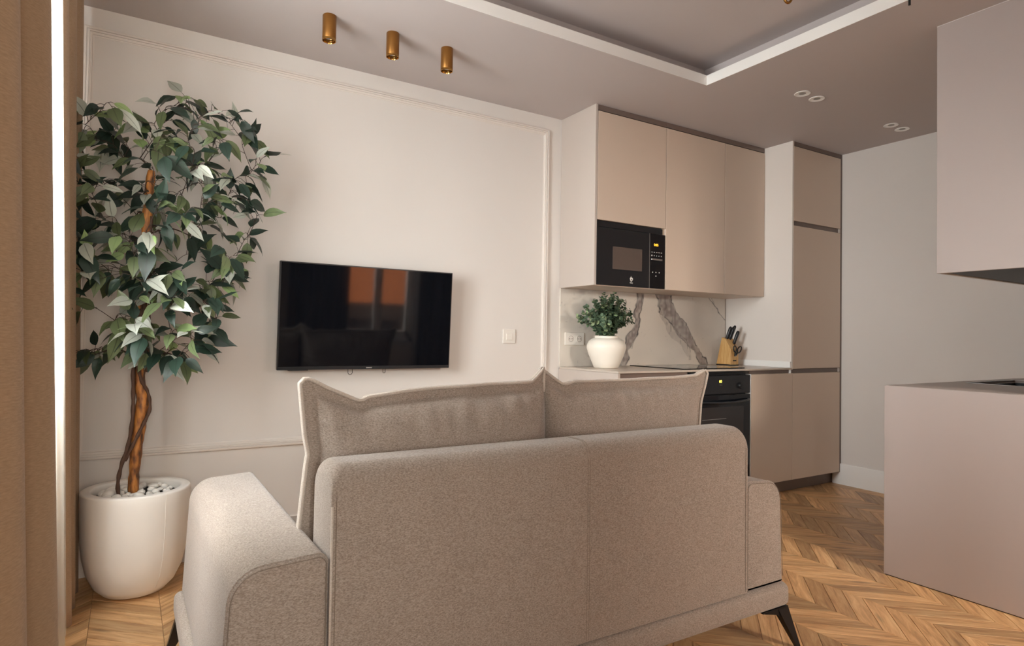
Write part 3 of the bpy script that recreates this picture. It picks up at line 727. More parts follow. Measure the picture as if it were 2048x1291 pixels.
for cx, w_ in ((1.030, .012), (1.222, .0065)):
    obj('pull_cord', MB().tube([(cx - w_, tvY + .03, tvz0 + .03), (cx - w_, tvY + .03, tvz0 - .015)] + [(cx - w_ * math.cos(a), tvY + .03, tvz0 - .018 - w_ * math.sin(a)) for a in [k * math.pi / 8 for k in range(9)]] + [(cx + w_, tvY + .03, tvz0 - .015), (cx + w_, tvY + .03, tvz0 + .03)], .0016, 6), 'black_plastic', tv)

# ------------------------------------------------------------------ ceiling lights
def spot(x, y, label):
    t = thing('ceiling_spotlight', (x, y, ZC - .118), label, 'spotlight', 'brass tube spotlights')
    obj('body', MB().lathe([(0, ZC), (.0300, ZC), (.0310, ZC - .002), (.0310, ZC - .106), (.0300, ZC - .108)], (x, y, 0), 32), 'brass', t, True, angle=40)
    obj('end_ring', MB().lathe([(.0300, ZC - .108), (.0312, ZC - .109), (.0312, ZC - .117), (.0285, ZC - .118), (.0262, ZC - .112), (.0262, ZC - .100)], (x, y, 0), 32), 'brass_bright', t, True, angle=40)
    obj('lamp_lens', MB().lathe([(.0262, ZC - .100), (.012, ZC - .106), (0, ZC - .107)], (x, y, 0), 24), 'lens', t, True)
spot(.757, 2.887, 'leftmost of three brass tube spotlights on the ceiling')
spot(1.064, 2.885, 'middle of three brass tube spotlights on the ceiling')
spot(1.355, 2.885, 'rightmost of three brass tube spotlights on the ceiling')
def downlight(x, y, label):
    t = thing('recessed_downlight', (x, y, ZC - .004), label, 'downlight', 'white recessed downlights')
    obj('trim_ring', MB().lathe([(.043, ZC + .001), (.046, ZC - .002), (.043, ZC - .0045), (.038, ZC - .004), (.035, ZC + .001)], (x, y, 0), 32), 'white_paint', t, True)
    obj('reflector', MB().lathe([(.037, ZC - .0030), (.030, ZC - .0012), (.016, ZC - .0010)], (x, y, 0), 28), 'white_paint', t, True)
    obj('lamp_lens', MB().lathe([(.020, ZC - .0012), (.010, ZC - .0016), (0, ZC - .0017)], (x, y, 0), 20), 'track_grey', t, True)
downlight(3.372, 2.240, 'left recessed downlight of the pair nearer the ceiling recess')
downlight(3.515, 2.240, 'right recessed downlight of the pair nearer the ceiling recess')
downlight(4.356, 2.240, 'left recessed downlight of the pair nearer the end wall')
downlight(4.499, 2.240, 'right recessed downlight of the pair nearer the end wall')
ch = thing('chandelier', (2.15, 1.25, 2.40), 'brass loop chandelier cut off by the top of the picture', 'chandelier')
obj('canopy', MB().lathe([(0, ZU), (.06, ZU), (.06, ZU - .02), (.0, ZU - .022)], (2.15, 1.25, 0), 28), 'brass', ch, True, angle=40)
obj('stem', MB().tube([(2.15, 1.25, ZU - .02), (2.15, 1.25, 2.56)], .006, 8), 'brass', ch, True)
obj('arm', MB().tube([(2.10, 1.46, 2.56), (2.15, 1.25, 2.56), (2.515, 1.229, 2.56)], .006, 8), 'brass', ch, True)
loop = [(2.104 + .026 * math.cos(a), 1.461 - .010 * math.cos(a), 2.475 + .085 * math.sin(a)) for a in [k * math.pi / 16 for k in range(32)]]
obj('loop', MB().tube(loop, .005, 8, closed=True), 'brass_bright', ch, True)
obj('rod', MB().tube([(2.517, 1.228, 2.575), (2.517, 1.228, 2.398)], .0045, 8), 'black_metal', ch, True)

# ------------------------------------------------------------------ opposite kitchen run (right)
XP, YP, ZP = 3.1065, 1.6253, .9013
t = thing('base_cabinet', (3.9, 1.3, 0), 'large plain greige base unit end panel at the right edge', 'cabinet')
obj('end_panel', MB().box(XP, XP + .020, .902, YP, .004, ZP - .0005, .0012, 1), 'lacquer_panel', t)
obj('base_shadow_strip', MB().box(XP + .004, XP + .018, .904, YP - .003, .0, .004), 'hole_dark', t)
obj('body', MB().box(XP + .021, XC - .001, .98, YP - .025, .10, .62), 'lacquer', t)
xs = [XP + .021, 3.62, 4.20, XC - .003]
for a, b_ in zip(xs, xs[1:]): obj('door', MB().box(a + G, b_ - G, YP - .022, YP - .003, .10, .86, .001, 1), 'lacquer', t)
obj('plinth', MB().box(XP + .021, XC - .001, YP - .08, YP - .07, 0, .0985), 'channel', t)
SX0, SX1, SY0, SY1 = 3.745, 4.33, 1.12, 1.545
wk = MB(); WZ0 = ZP - .013
wk.box(XP + .0205, SX0, .977, YP, WZ0, ZP); wk.box(SX1, XC - .001, .977, YP, WZ0, ZP); wk.box(SX0, SX1, .977, SY0, WZ0, ZP); wk.box(SX0, SX1, SY1, YP, WZ0, ZP)
tag(obj('worktop', wk, 'worktop_brown'), 'brown worktop with a sink cut-out at the right edge', 'worktop')
sk = thing('kitchen_sink', (4.04, 1.33, .70), 'dark sink sunk into the worktop at the right edge', 'sink')
bs = MB(); bs.box(SX0, SX1, SY0, SY1, .70, .704)
for q in ((SX0, SX0 + .004, SY0, SY1), (SX1 - .004, SX1, SY0, SY1), (SX0, SX1, SY0, SY0 + .004), (SX0, SX1, SY1 - .004, SY1)): bs.box(*q, .70, WZ0 - .0005)
obj('basin', bs, 'sink_dark', sk)
rm = MB().tube([(SX0, SY0, ZP + .001), (SX1, SY0, ZP + .001), (SX1, SY1, ZP + .001), (SX0, SY1, ZP + .001)], .003, 6, closed=True); obj('rim', rm, 'steel', sk)
obj('drain', MB().lathe([(0, .7045), (.045, .7045), (.045, .708), (.03, .706), (0, .706)], (4.04, 1.30, 0), 24), 'steel', sk)
tp_ = thing('kitchen_tap', (4.47, 1.50, ZP), 'steel tap standing on the worktop behind the sink at the right edge', 'tap')
obj('base', MB().box(4.44, 4.50, 1.482, 1.535, ZP, ZP + .075, .004, 2), 'steel', tp_)
obj('spout', MB().tube([(4.47, 1.505, ZP + .07), (4.47, 1.48, ZP + .10), (4.44, 1.38, ZP + .11), (4.41, 1.30, ZP + .10)], .012, 10), 'steel', tp_, True)
obj('lever', MB().tube([(4.47, 1.49, ZP + .08), (4.52, 1.42, ZP + .12)], .006, 8), 'steel', tp_)
XR, YR, ZRB = 3.1623, 1.4225, 1.4273
t = thing('wall_cabinet', (3.9, 1.2, ZRB), 'large greige wall cabinet hanging at the upper right edge', 'cabinet')
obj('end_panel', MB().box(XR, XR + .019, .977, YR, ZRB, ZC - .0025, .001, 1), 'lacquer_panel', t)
obj('edge_trim', MB().box(XR - .001, XR + .003, .977, YR, ZC - .0022, ZC - .0003), 'white_paint', t)
obj('body', MB().box(XR + .020, XC - .001, .977, YR - .022, ZRB + .02, ZC - .001), 'lacquer', t)
xs = [XR + .020, 3.70, 4.22, XC - .003]
for a, b_ in zip(xs, xs[1:]): obj('door', MB().box(a + G, b_ - G, YR - .020, YR - .001, ZRB, ZC - .003, .001, 1), 'lacquer', t)
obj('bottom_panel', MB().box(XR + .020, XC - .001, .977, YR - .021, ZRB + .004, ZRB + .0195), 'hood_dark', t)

# ------------------------------------------------------------------ sofa
def rounded(pts_r, seg=6):
    """closed 2D polygon with a corner radius per point"""
    out = []; n = len(pts_r)
    for i, (x, y, r) in enumerate(pts_r):
        p = Vector((x, y)); a = Vector(pts_r[i - 1][:2]) - p; b = Vector(pts_r[(i + 1) % n][:2]) - p
        if r <= 0: out.append((x, y)); continue
        a.normalize(); b.normalize(); ang = a.angle(b); d = r / math.tan(ang / 2)
        c0 = p + (a + b).normalized() * (r / math.sin(ang / 2)); s = p + a * d; e = p + b * d
        v0 = s - c0; v1 = e - c0; t0 = math.atan2(v0.y, v0.x); t1 = math.atan2(v1.y, v1.x); dt = (t1 - t0 + math.pi) % (2 * math.pi) - math.pi
        for k in range(seg + 1): th = t0 + dt * k / seg; out.append((c0.x + r * math.cos(th), c0.y + r * math.sin(th)))
    return out
SB, SF = 1.420, 2.400            # back and front of the sofa
sofa = thing('sofa', (1.12, 1.9, 0), 'greige two-seat fabric sofa seen from behind', 'sofa')
RZ0, RZ1 = .150, .232
rail = rounded([(SB - .012, RZ0, .022), (SF + .012, RZ0, .022), (SF + .012, RZ1, .028), (SB - .012, RZ1, .028)])
obj('base_rail', MB().prism(rail, 'X', .152, 2.070, .022, 4), 'sofa_cloth', sofa, True, angle=50)
# backrest: cross-section in y,z, rounded top, extruded along x with soft ends
BX0, BX1 = .402, 1.842
def loft_back():
    mb = MB(); Rc = .034; xs_ = [BX0 + Rc * (1 - math.cos(k * math.pi / 16)) for k in range(9)]
    xs_ = xs_ + [BX0 + Rc + (BX1 - BX0 - 2 * Rc) * k / 6 for k in range(1, 6)] + [BX0 + BX1 - x for x in xs_[::-1]]
    rings = []
    for x in xs_:
        dx = min(x - BX0, BX1 - x); zt = .806 - (Rc - math.sqrt(max(0, Rc * Rc - (Rc - min(dx, Rc)) ** 2)))
        sec = rounded([(SB, RZ1 + .002, .004), (1.585, RZ1 + .002, .004), (1.575, zt, .045), (SB + .003, zt, .048)], 8)
        rings.append([mb.bm.verts.new((x, p[0], p[1])) for p in sec])
    for a, b in zip(rings, rings[1:]):
        for k in range(len(a)): mb.bm.faces.new((a[k], a[(k + 1) % len(a)], b[(k + 1) % len(a)], b[k]))
    mb.bm.faces.new(rings[0]); mb.bm.faces.new(rings[-1][::-1]); bmesh.ops.recalc_face_normals(mb.bm, faces=mb.bm.faces[:])
    return mb
bb = obj('backrest', loft_back(), 'sofa_cloth', sofa, True, angle=48)
for x_, s_ in ((BX0, 1), (BX1, -1)):
    if s_ > 0: obj('piping', MB().tube([(x_ + s_ * .001, SB + .0005, RZ1 + .01), (x_ + s_ * .001, SB + .0005, .715)], .0030, 6), 'piping_lit_cloth', bb, True)
    obj('stitch_line', MB().tube([(x_ + s_ * .011, SB - .0003, RZ1 + .01), (x_ + s_ * .011, SB - .0003, .735)], .0009, 4), 'stitch', bb)
for dx in (-.004, .004):
    obj('centre_seam', MB().tube([(1.143 + dx, SB - .0002, RZ1 + .01), (1.143 + dx, SB + .0022, .752), (1.143 + dx, SB + .006, .776), (1.143 + dx, SB + .016, .794), (1.143 + dx, SB + .032, .8045), (1.143 + dx, SB + .05, .8065), (1.143 + dx, 1.52, .8065)], .0007, 4), 'stitch', bb)
def arm(x_in, x_out, label):
    s = 1 if x_out > x_in else -1
    poly = rounded([(x_in, RZ1 + .002, .004), (x_in, .612, .022), (x_out - s * .018, .600, .075), (x_out, RZ1 + .002, .004)], 8)
    o = obj('armrest', MB().prism(poly, 'Y', SB + .006, SF, .010, 3), 'sofa_cloth', sofa, True, angle=55)
    cx = sum(p[0] for p in poly) / len(poly); cz = sum(p[1] for p in poly) / len(poly)
    seam = [(p[0], SB + .0165, p[1]) for p in poly if p[1] > RZ1 + .03]
    ext = [(x_in, SB + .0165, RZ1 + .02)] + seam + [(x_out - s * .0005, SB + .0165, RZ1 + .02)]
    obj('piping', MB().tube(ext, .0030, 6), 'sofa_cloth', o, True)
    st_ = [(cx + (p[0] - cx) * .965, SB + .0052, cz + (p[2] - cz) * .975) for p in ext]
    obj('stitch_line', MB().tube(st_, .0010, 4), 'stitch', o)
    return o
arm(BX0 - .004, .176, '')
arm(BX1 + .004, 2.048, '')
obj('seat', MB().box(BX0 + .002, BX1 - .002, 1.59, SF + .01, RZ1 + .002, .435, .03, 4), 'sofa_cloth', sofa, True, angle=50)
def leg(x, y, sx, sy):
    """black metal leg: flat triangular bracket under the rail and a tapered splayed shank"""
    b_ = MB(); t0 = Vector((x, y, RZ0 - .001))
    b_.prism([(x, y), (x - sx * .135, y + sy * .004), (x - sx * .135, y + sy * .016), (x - sx * .02, y + sy * .05), (x, y + sy * .05)], 'Z', RZ0 - .006, RZ0 - .0005)
    top = [(x - sx * .055, y), (x, y), (x, y + sy * .030), (x - sx * .055, y + sy * .030)]
    bot = [(x + sx * .018, y - sy * .03), (x + sx * .034, y - sy * .03), (x + sx * .034, y - sy * .016), (x + sx * .018, y - sy * .016)]
    A = [b_.bm.verts.new((p[0], p[1], RZ0 - .004)) for p in top]; B = [b_.bm.verts.new((p[0], p[1], .0005)) for p in bot]
    b_.bm.faces.new(A); b_.bm.faces.new(B[::-1])
    for k in range(4): b_.bm.faces.new((A[k], A[(k + 1) % 4], B[(k + 1) % 4], B[k]))
    b_.prism([(x - sx * .130, RZ0 - .006), (x - sx * .05, RZ0 - .006), (x - sx * .03, RZ0 - .04), (x - sx * .055, RZ0 - .024)], 'Y', y + sy * .002, y + sy * .012)
    bmesh.ops.recalc_face_normals(b_.bm, faces=b_.bm.faces[:])
    obj('leg', b_, 'black_metal', sofa)
for sx, x in ((1, 2.062), (-1, .160)):
    for sy, y in ((1, SB - .006), (-1, SF + .006)): leg(x, y, sx, sy)

# back cushions with a flat flange
def cushion(label, x0, x1, ybase, top, side_l, side_r, z0, th, seed, lean, inner):
    """top: list of (s,z); side_l / side_r: (z, x offset) ; puffed body with flat flange"""
    rs = random.Random(seed); nu, nv = 72, 52
    wr = noise2((nu + 1, nv + 1), (16, 10), seed); wr2 = noise2((nu + 1, nv + 1), (34, 4), seed + 1); wr3 = noise2((nu + 1, nv + 1), (4, 26), seed + 5)
    ctr = ((x0 + x1) / 2, ybase, z0)
    t = thing('back_cushion', ctr, label, 'cushion', 'sofa back cushions')
    def outline(s, v):
        zt = interp(s, top); z = z0 + (zt - z0) * v
        xl = x0 + interp(v, side_l); xr = x1 + interp(v, side_r)
        return xl + (xr - xl) * s, z
    W_, H_ = x1 - x0, top[0][1] - z0; fl_ = .032
    def depth(s, v):
        di = (1 - s if inner > 0 else s) * W_; do = (s if inner > 0 else 1 - s) * W_
        ds = min(do, di + fl_); dv = min(v * 1.0, 1 - v) * H_
        d = min(ds, dv)
        if d < fl_: return .0035
        a = max(0, min(1, min((do - fl_) / (W_ / 2 - fl_), di / (W_ * .32)))); b_ = min(1, (dv - fl_) / (H_ / 2 - fl_))
        f = ((1 - (1 - a) ** 3.6) * (1 - (1 - b_) ** 3.0)) ** .5
        return .0035 + th / 2 * f
    def surf(sgn):
        def P(s, v):
            x, z = outline(s, v); d = depth(s, v)
            i, j = int(round(s * nu)), int(round(v * nv)); e = min(1, (d - .0035) / .03)
            d += e * (.008 * (wr[i, j] - .5) + .022 * (wr2[i, j] - .5) * max(0, (v - .70)) * 3 + .016 * (wr3[i, j] - .5) * max(0, .22 - s) * 4)
            fx = .006 * math.sin(s * 23 + seed) * (1 - e)
            return (x, ybase + sgn * d + lean * (z - z0) + fx, z)
        return P
    mb = MB(); mb.grid(surf(-1), nu, nv); mb.grid(surf(1), nu, nv)
    bmesh.ops.remove_doubles(mb.bm, verts=mb.bm.verts[:], dist=.0005); bmesh.ops.recalc_face_normals(mb.bm, faces=mb.bm.faces[:])
    body = obj('cover', mb, 'cushion_cloth', t, True)
    path = []
    for k in range(nu + 1): path.append((k / nu, 1))
    left = [(0, k / nv) for k in range(nv)]; right = [(1, 1 - k / nv) for k in range(1, nv + 1)]
    full = left + path + right
    full = [q for q in full if not ((q[0] == 1 if inner > 0 else q[0] == 0) and q[1] < .86)]      # the inner edges press together
    for yo, nm in ((-.0058, 'piping'), (.0058, 'piping')):
        pts = []
        for s, v in full:
            x, z = outline(s, v); pts.append((x, ybase + lean * (z - z0) + .006 * math.sin(s * 23 + seed) + yo, z))
        obj(nm, MB().tube(pts, .0050, 8), 'piping_lit_cloth', t, True)
    # seam line where the flange meets the body
    return t
topL = [(0, .978), (.008, .988), (.018, .9915), (.035, .989), (.09, .966), (.20, .930), (.215, .9285), (.24, .938), (.36, .950), (.55, .958), (.78, .963), (.93, .966), (.965, .985), (1, 1.008)]
cushion('wide greige back cushion on the left half of the sofa', .378, 1.136, 1.650, topL, [(0, .0), (.3, .004), (.62, .020), (.66, .024), (.75, .014), (1, 0)], [(0, -.020), (.3, -.016), (.7, -.006), (1, 0)], .445, .17, 3, .0, 1)
topR = [(0, 1.004), (.03, .992), (.11, .955), (.13, .953), (.17, .962), (.3, .960), (.6, .962), (.85, .966), (.93, .970), (.96, .980), (.985, .990), (.995, .988), (1, .978)]
cushion('greige back cushion on the right half of the sofa', 1.135, 1.907, 1.668, topR, [(0, .012), (.3, .010), (.7, .004), (1, 0)], [(0, -.06), (.4, -.055), (.8, -.035), (.92, -.012), (1, 0)], .445, .17, 6, .0, -1)

# ------------------------------------------------------------------ planter with pebbles
PC = (0.048, 3.118); PH_ = .440
pl = thing('planter', (PC[0], PC[1], 0), 'large rounded off-white planter on the parquet floor', 'planter')
prof_ = [(0, .0), (.085, .0005), (.118, .012), (.150, .045), (.176, .100), (.192, .170), (.200, .250), (.2035, .330), (.2045, .400), (.2045, .432), (.2025, .438), (.199, .440), (.172, .440), (.166, .437), (.164, .430), (.163, .385)]
obj('pot_body', MB().lathe(prof_, (PC[0], PC[1], 0), 72), 'planter', pl, True, angle=50)
obj('soil', MB().lathe([(.1635, .404), (.12, .408), (.06, .410), (0, .411)], (PC[0], PC[1], 0), 40), 'soil', pl, True)
obj('mould_seam', MB().tube([(PC[0] + r * .999 * math.cos(-1.05), PC[1] + r * .999 * math.sin(-1.05), h) for r, h in prof_[3:11]], .0012, 5), 'planter', pl, True)
def peb_mesh(seed):
    bm = bmesh.new(); bmesh.ops.create_icosphere(bm, subdivisions=2, radius=1); rs = random.Random(seed)
    sx, sy, sz = rs.uniform(.9, 1.3), rs.uniform(.75, 1.0), rs.uniform(.62, .85); ph = [rs.uniform(0, 6) for _ in range(3)]
    for v in bm.verts:
        k = 1 + .10 * math.sin(2.3 * v.co.x + ph[0]) + .08 * math.sin(3.1 * v.co.y + ph[1]) + .07 * math.sin(2.7 * v.co.z + ph[2]); v.co = Vector((v.co.x * sx * k, v.co.y * sy * k, v.co.z * sz * k))
    me = bpy.data.meshes.new('pebble'); bm.to_mesh(me); bm.free(); me.materials.append(MATS['pebble']); smoothen(me); return me
pms = [peb_mesh(k) for k in range(5)]; placed = []
rp = random.Random(21); tries = 0
while len(placed) < 46 and tries < 20000:
    tries += 1
    r = rp.uniform(.012, .024); a = rp.uniform(0, 2 * math.pi); d = math.sqrt(rp.random()) * (.150 - r * 1.2)
    x, y = PC[0] + d * math.cos(a), PC[1] + d * math.sin(a)
    if y > PC[1] + .06 and rp.random() < .75: continue
    if any(math.hypot(x - q[0], y - q[1]) < (r + q[2]) * .98 for q in placed): continue
    if math.hypot(x - .033, y - 3.118) < .034 or math.hypot(x + .008, y - 3.085) < .018: continue
    placed.append((x, y, r))
for k, (x, y, r) in enumerate(placed):
    o = bpy.data.objects.new('pebble', pms[k % 5]); COL.objects.link(o); o.location = (x, y, .411 + r * .55); o.scale = (r, r, r)
    o.rotation_euler = (rp.uniform(-.2, .2), rp.uniform(-.2, .2), rp.uniform(0, 6))
    tag(o, 'smooth white pebble lying on the soil of the large planter', 'pebble', 'white pebbles in the planter')

# ------------------------------------------------------------------ fig tree
tree = thing('weeping_fig_tree', (.03, 3.118, .40), 'leafy weeping fig tree with twisted brown trunk in the planter', 'tree')
def wob(pts, n):
    """catmull-rom through pts"""
    P = [Vector(p) for p in pts]; out = []
    for i in range(len(P) - 1):
        p0, p1, p2, p3 = P[max(i - 1, 0)], P[i], P[i + 1], P[min(i + 2, len(P) - 1)]
        for k in range(n):
            t_ = k / n; out.append(.5 * ((2 * p1) + (p2 - p0) * t_ + (2 * p0 - 5 * p1 + 4 * p2 - p3) * t_ ** 2 + (3 * p1 - p0 - 3 * p2 + p3) * t_ ** 3))
    out.append(P[-1]); return out
TY = 3.118
tk = wob([(.033, TY, .385), (.036, TY, .50), (.046, TY, .66), (.060, TY, .80), (.046, TY, .90), (.047, TY, 1.05), (.050, TY, 1.25), (.054, TY, 1.42), (.058, TY, 1.62), (.068, TY, 1.80)], 8)
tr_ = [interp(p.z, [(.38, .021), (.5, .020), (.66, .024), (.76, .026), (.9, .021), (1.1, .022), (1.4, .021), (1.7, .018), (1.79, .017), (1.81, .010)]) * (1 + .10 * math.sin(i * 1.7) * math.sin(i * .6)) for i, p in enumerate(tk)]
trunk = obj('trunk', MB().tube(tk, tr_, 16), 'bark', tree, True)
for vi, (pts, r) in enumerate((
    ([(-.012, TY - .035, .385), (-.022, TY - .035, .46), (-.012, TY - .035, .54), (.012, TY - .03, .63), (.024, TY - .03, .74), (.024, TY - .026, .84), (.022, TY - .025, .95), (.036, TY - .028, 1.05), (.045, TY - .028, 1.20)], .0075),
    ([(.0, TY - .03, .56), (.030, TY - .034, .63), (.060, TY - .032, .70), (.086, TY - .012, .77), (.078, TY - .012, .84), (.055, TY - .028, .89), (.036, TY - .03, .97), (.034, TY - .026, 1.08), (.06, TY - .027, 1.25)], .0070),
    ([(.070, TY, .93), (.080, TY - .006, .98), (.072, TY - .01, 1.03), (.074, TY - .012, 1.15), (.070, TY - .015, 1.35), (.072, TY - .012, 1.60)], .0065))):
    q = wob(pts, 7); obj('twisting_stem', MB().tube(q, [r * (1 + .18 * math.sin(k * 1.3)) for k in range(len(q))], 8), 'vine', tree, True)
# leaf meshes
def leaf_mesh(L, Wd, bend, fold, mat, seed):
    rs = random.Random(seed); bm = bmesh.new(); uvl = bm.loops.layers.uv.new('UVMap'); rows = []
    prof = [(0, .0), (.05, .30), (.16, .72), (.32, 1.0), (.50, .94), (.68, .66), (.82, .34), (.92, .13), (1.0, .0)]
    tw = rs.uniform(-.35, .35)
    for t_, w in prof:
        x = L * t_; z = -bend * L * t_ ** 2; hw = Wd / 2 * w; row = []
        for s in (-1, -.5, 0, .5, 1):
            if w == 0 and s != 0: row.append(None); continue
            row.append(bm.verts.new((x, s * hw, z + fold * abs(s) * hw + tw * s * hw * t_ + .04 * Wd * math.sin(9 * t_ + s) * abs(s))))
        rows.append((t_, row))
    def uvof(v):
        return v
    idx = {}
    for t_, row in rows:
        for k, v in enumerate(row):
            if v: idx[v] = (k / 4 * 1.0 if row.count(None) == 0 else .5, t_)
    for (ta, a), (tb, b_) in zip(rows, rows[1:]):
        for k in range(4):
            vs_ = []
            for v in (a[k] or a[2], a[k + 1] or a[2], b_[k + 1] or b_[2], b_[k] or b_[2]):
                if v not in vs_: vs_.append(v)
            if len(vs_) > 2: bm.faces.new(vs_)
    for f in bm.faces:
        for l in f.loops: l[uvl].uv = idx[l.vert]
    me = bpy.data.meshes.new('leaf'); bm.to_mesh(me); bm.free(); me.materials.append(MATS[mat]); smoothen(me); return me
LM = {}
for mname, cnt in (('leaf_dark', 4), ('leaf_mid', 4), ('leaf_grey', 3), ('leaf_lime', 2)):
    LM[mname] = [leaf_mesh(.108 * s, .052 * s, .25 + .12 * k, .10 + .1 * (k % 2), mname, k * 7 + len(mname)) for k, s in zip(range(cnt), (1.0, .86, 1.08, .74))]
# crown outline (x, z) of the foliage as seen in the room, tips of the branches lie inside it
crown = [(-.23, 2.02), (-.16, 2.06), (-.06, 2.045), (.03, 1.99), (.10, 2.06), (.155, 2.18), (.24, 2.09), (.34, 2.12), (.44, 2.08), (.52, 1.96), (.565, 1.93), (.50, 1.82), (.50, 1.68), (.42, 1.62), (.505, 1.56), (.46, 1.42), (.42, 1.30), (.36, 1.20), (.33, 1.13), (.31, 1.02), (.22, .98), (.13, .95), (.04, 1.02), (-.06, 1.0), (-.20, .97), (-.26, 1.05), (-.24, 1.25), (-.28, 1.45), (-.27, 1.75)]
def inside(x, z):
    c_ = False; n = len(crown)
    for i in range(n):
        (x1, z1), (x2, z2) = crown[i], crown[i - 1]
        if (z1 > z) != (z2 > z) and x < (x2 - x1) * (z - z1) / (z2 - z1) + x1: c_ = not c_
    return c_
rt_ = random.Random(5); leaves = []; branches = []
def add_leaf(p, d, sc=1.0):
    leaves.append((Vector(p), Vector(d), sc))
nodes_ = [(Vector(p), .006) for p in tk[36:]]
def spray(tip, nleaf):
    b_ = Vector(tip)
    def cost(q):
        v = b_ - q[0]
        return v.length + (.25 if v.z < -.02 else 0) + .35 * max(0, -v.z)
    a, ra = min(nodes_, key=cost); L_ = (b_ - a).length
    mid = a.lerp(b_, .5) + Vector((rt_.uniform(-.02, .02), rt_.uniform(-.02, .02), .12 * L_ + .01))
    pts = wob([a, mid, b_], 7); r0 = max(.0016, ra * .72)
    branches.append((pts, [max(.0011, r0 * (1 - .6 * k / len(pts))) for k in range(len(pts))]))
    for k in range(3, len(pts), 2): nodes_.append((pts[k], r0 * (1 - .6 * k / len(pts))))
    for k in range(nleaf):
        u = (.25 if L_ > .12 else .1) + .75 * (k + .5) / nleaf; i = min(len(pts) - 2, int(u * (len(pts) - 1))); p = pts[i]; d = (pts[i + 1] - pts[i]).normalized()
        side = Vector((rt_.uniform(-1, 1), rt_.uniform(-1.1, .6), rt_.uniform(-.8, .5))); side = (side - d * side.dot(d)).normalized()
        tl = rt_.uniform(.015, .045); tip_ = p + (d * .5 + side * .9).normalized() * tl
        branches.append(([p, p.lerp(tip_, .5) + Vector((0, 0, .004)), tip_], [.0013, .0011, .0009]))
        ld = (d * rt_.uniform(.3, .9) + side * .7 + Vector((0, 0, rt_.uniform(-.75, .15)))).normalized()
        add_leaf(tip_, ld, rt_.uniform(.62, 1.12))
    add_leaf(pts[-1], (pts[-1] - pts[-2]).normalized() + Vector((0, 0, -.2)), rt_.uniform(.8, 1.1))
# hand placed outer tips, then fill
tips = [(-.20, 3.05, 2.01), (-.10, 3.0, 2.03), (.0, 3.05, 1.99), (.15, 3.1, 2.10), (.25, 3.05, 2.06), (.37, 3.12, 2.07), (.46, 3.1, 2.02), (.535, 3.15, 1.94), (.46, 3.1, 1.83), (.47, 3.0, 1.72), (.47, 3.12, 1.56), (.42, 3.12, 1.46), (.39, 3.1, 1.36), (.33, 3.0, 1.24), (.30, 3.1, 1.10), (.27, 3.05, 1.04), (.14, 2.98, 1.0), (-.20, 3.0, 1.0), (-.23, 3.0, 1.2), (-.24, 2.9, 1.55), (-.20, 2.95, 1.48), (-.22, 3.0, 1.70), (-.22, 3.05, 1.85), (.06, 2.9, 1.28), (.16, 2.88, 1.22), (.10, 2.9, 1.68), (.2, 2.88, 1.62), (-.06, 2.88, 1.5)]
while len(tips) < 176:
    x, z = rt_.uniform(-.28, .56), rt_.uniform(.96, 2.16)
    if not inside(x, z): continue
    if inside(x, z) and (-.21 < x < .0 and 1.05 < z < 1.33) and rt_.random() < .8: continue
    if .10 < x < .26 and 1.36 < z < 1.46: continue
    dy = rt_.uniform(-.30, .16) * (1 - .4 * abs(x - .1) / .4); tips.append((x, TY + dy, z))
tips = [(x * y / TY, y, CAM_H + (z - CAM_H) * y / TY) for x, y, z in tips]      # nearer twigs reach less far out
tips.sort(key=lambda q: math.hypot(q[0] - .055, q[1] - TY) + max(0, q[2] - 1.78))
for tip in tips: spray(tip, 3 if rt_.random() < .6 else 4)
bt_ = MB()
for pts, rr in branches: bt_.tube(pts, rr, 5)
tag(obj('branches', bt_, 'twig', tree, True), kind='stuff')
xfm = []
for p, d, sc in leaves:
    d = d.normalized(); upv = Vector((rt_.uniform(-.7, .7), -1.0 + rt_.uniform(-.5, .9), .75 + rt_.uniform(-.5, .5)))
    s_ = upv.cross(d); s_ = s_.normalized() if s_.length > 1e-3 else d.orthogonal().normalized(); n_ = d.cross(s_).normalized()
    M = Matrix(((d.x, s_.x, n_.x, p.x), (d.y, s_.y, n_.y, p.y), (d.z, s_.z, n_.z, p.z), (0, 0, 0, 1))) @ Matrix.Scale(sc, 4)
    tipw = M @ Vector((.09, 0, -.02))
    if tipw.y > YA - .02 or p.y > YA - .02: continue
    r = rt_.random(); mk = 'leaf_dark' if r < .47 else 'leaf_mid' if r < .74 else 'leaf_grey' if r < .91 else 'leaf_lime'
    X_, Y_, Z_ = px(p)
    xfm.append((p.y + (1 if X_ < 150 else 0), M, rt_.choice(LM[mk])))
xfm.sort(key=lambda q: q[0])
extra = MB(); extra.bm.loops.layers.uv.new('UVMap'); xmats = ['leaf_dark', 'leaf_mid', 'leaf_grey', 'leaf_lime']
for k, (_, M, me) in enumerate(xfm):
    M2 = Matrix.Translation(-WL[tree.name]) @ M
    if k < 296:
        o = bpy.data.objects.new('leaf', me); COL.objects.link(o); o.parent = tree; o.matrix_local = M2
    else:
        nv = len(extra.bm.verts); nf = len(extra.bm.faces); extra.bm.from_mesh(me); extra.bm.verts.ensure_lookup_table(); extra.bm.faces.ensure_lookup_table()
        for v in extra.bm.verts[nv:]: v.co = M @ v.co
        for f in extra.bm.faces[nf:]: f.material_index = xmats.index(me.materials[0].name)
if len(xfm) > 296: tag(obj('leaves', extra, xmats, tree, True), kind='stuff')
print('FIG LEAVES', len(xfm), 'PLANK CANDS', len([c for c in cands if c[0] > 0]))

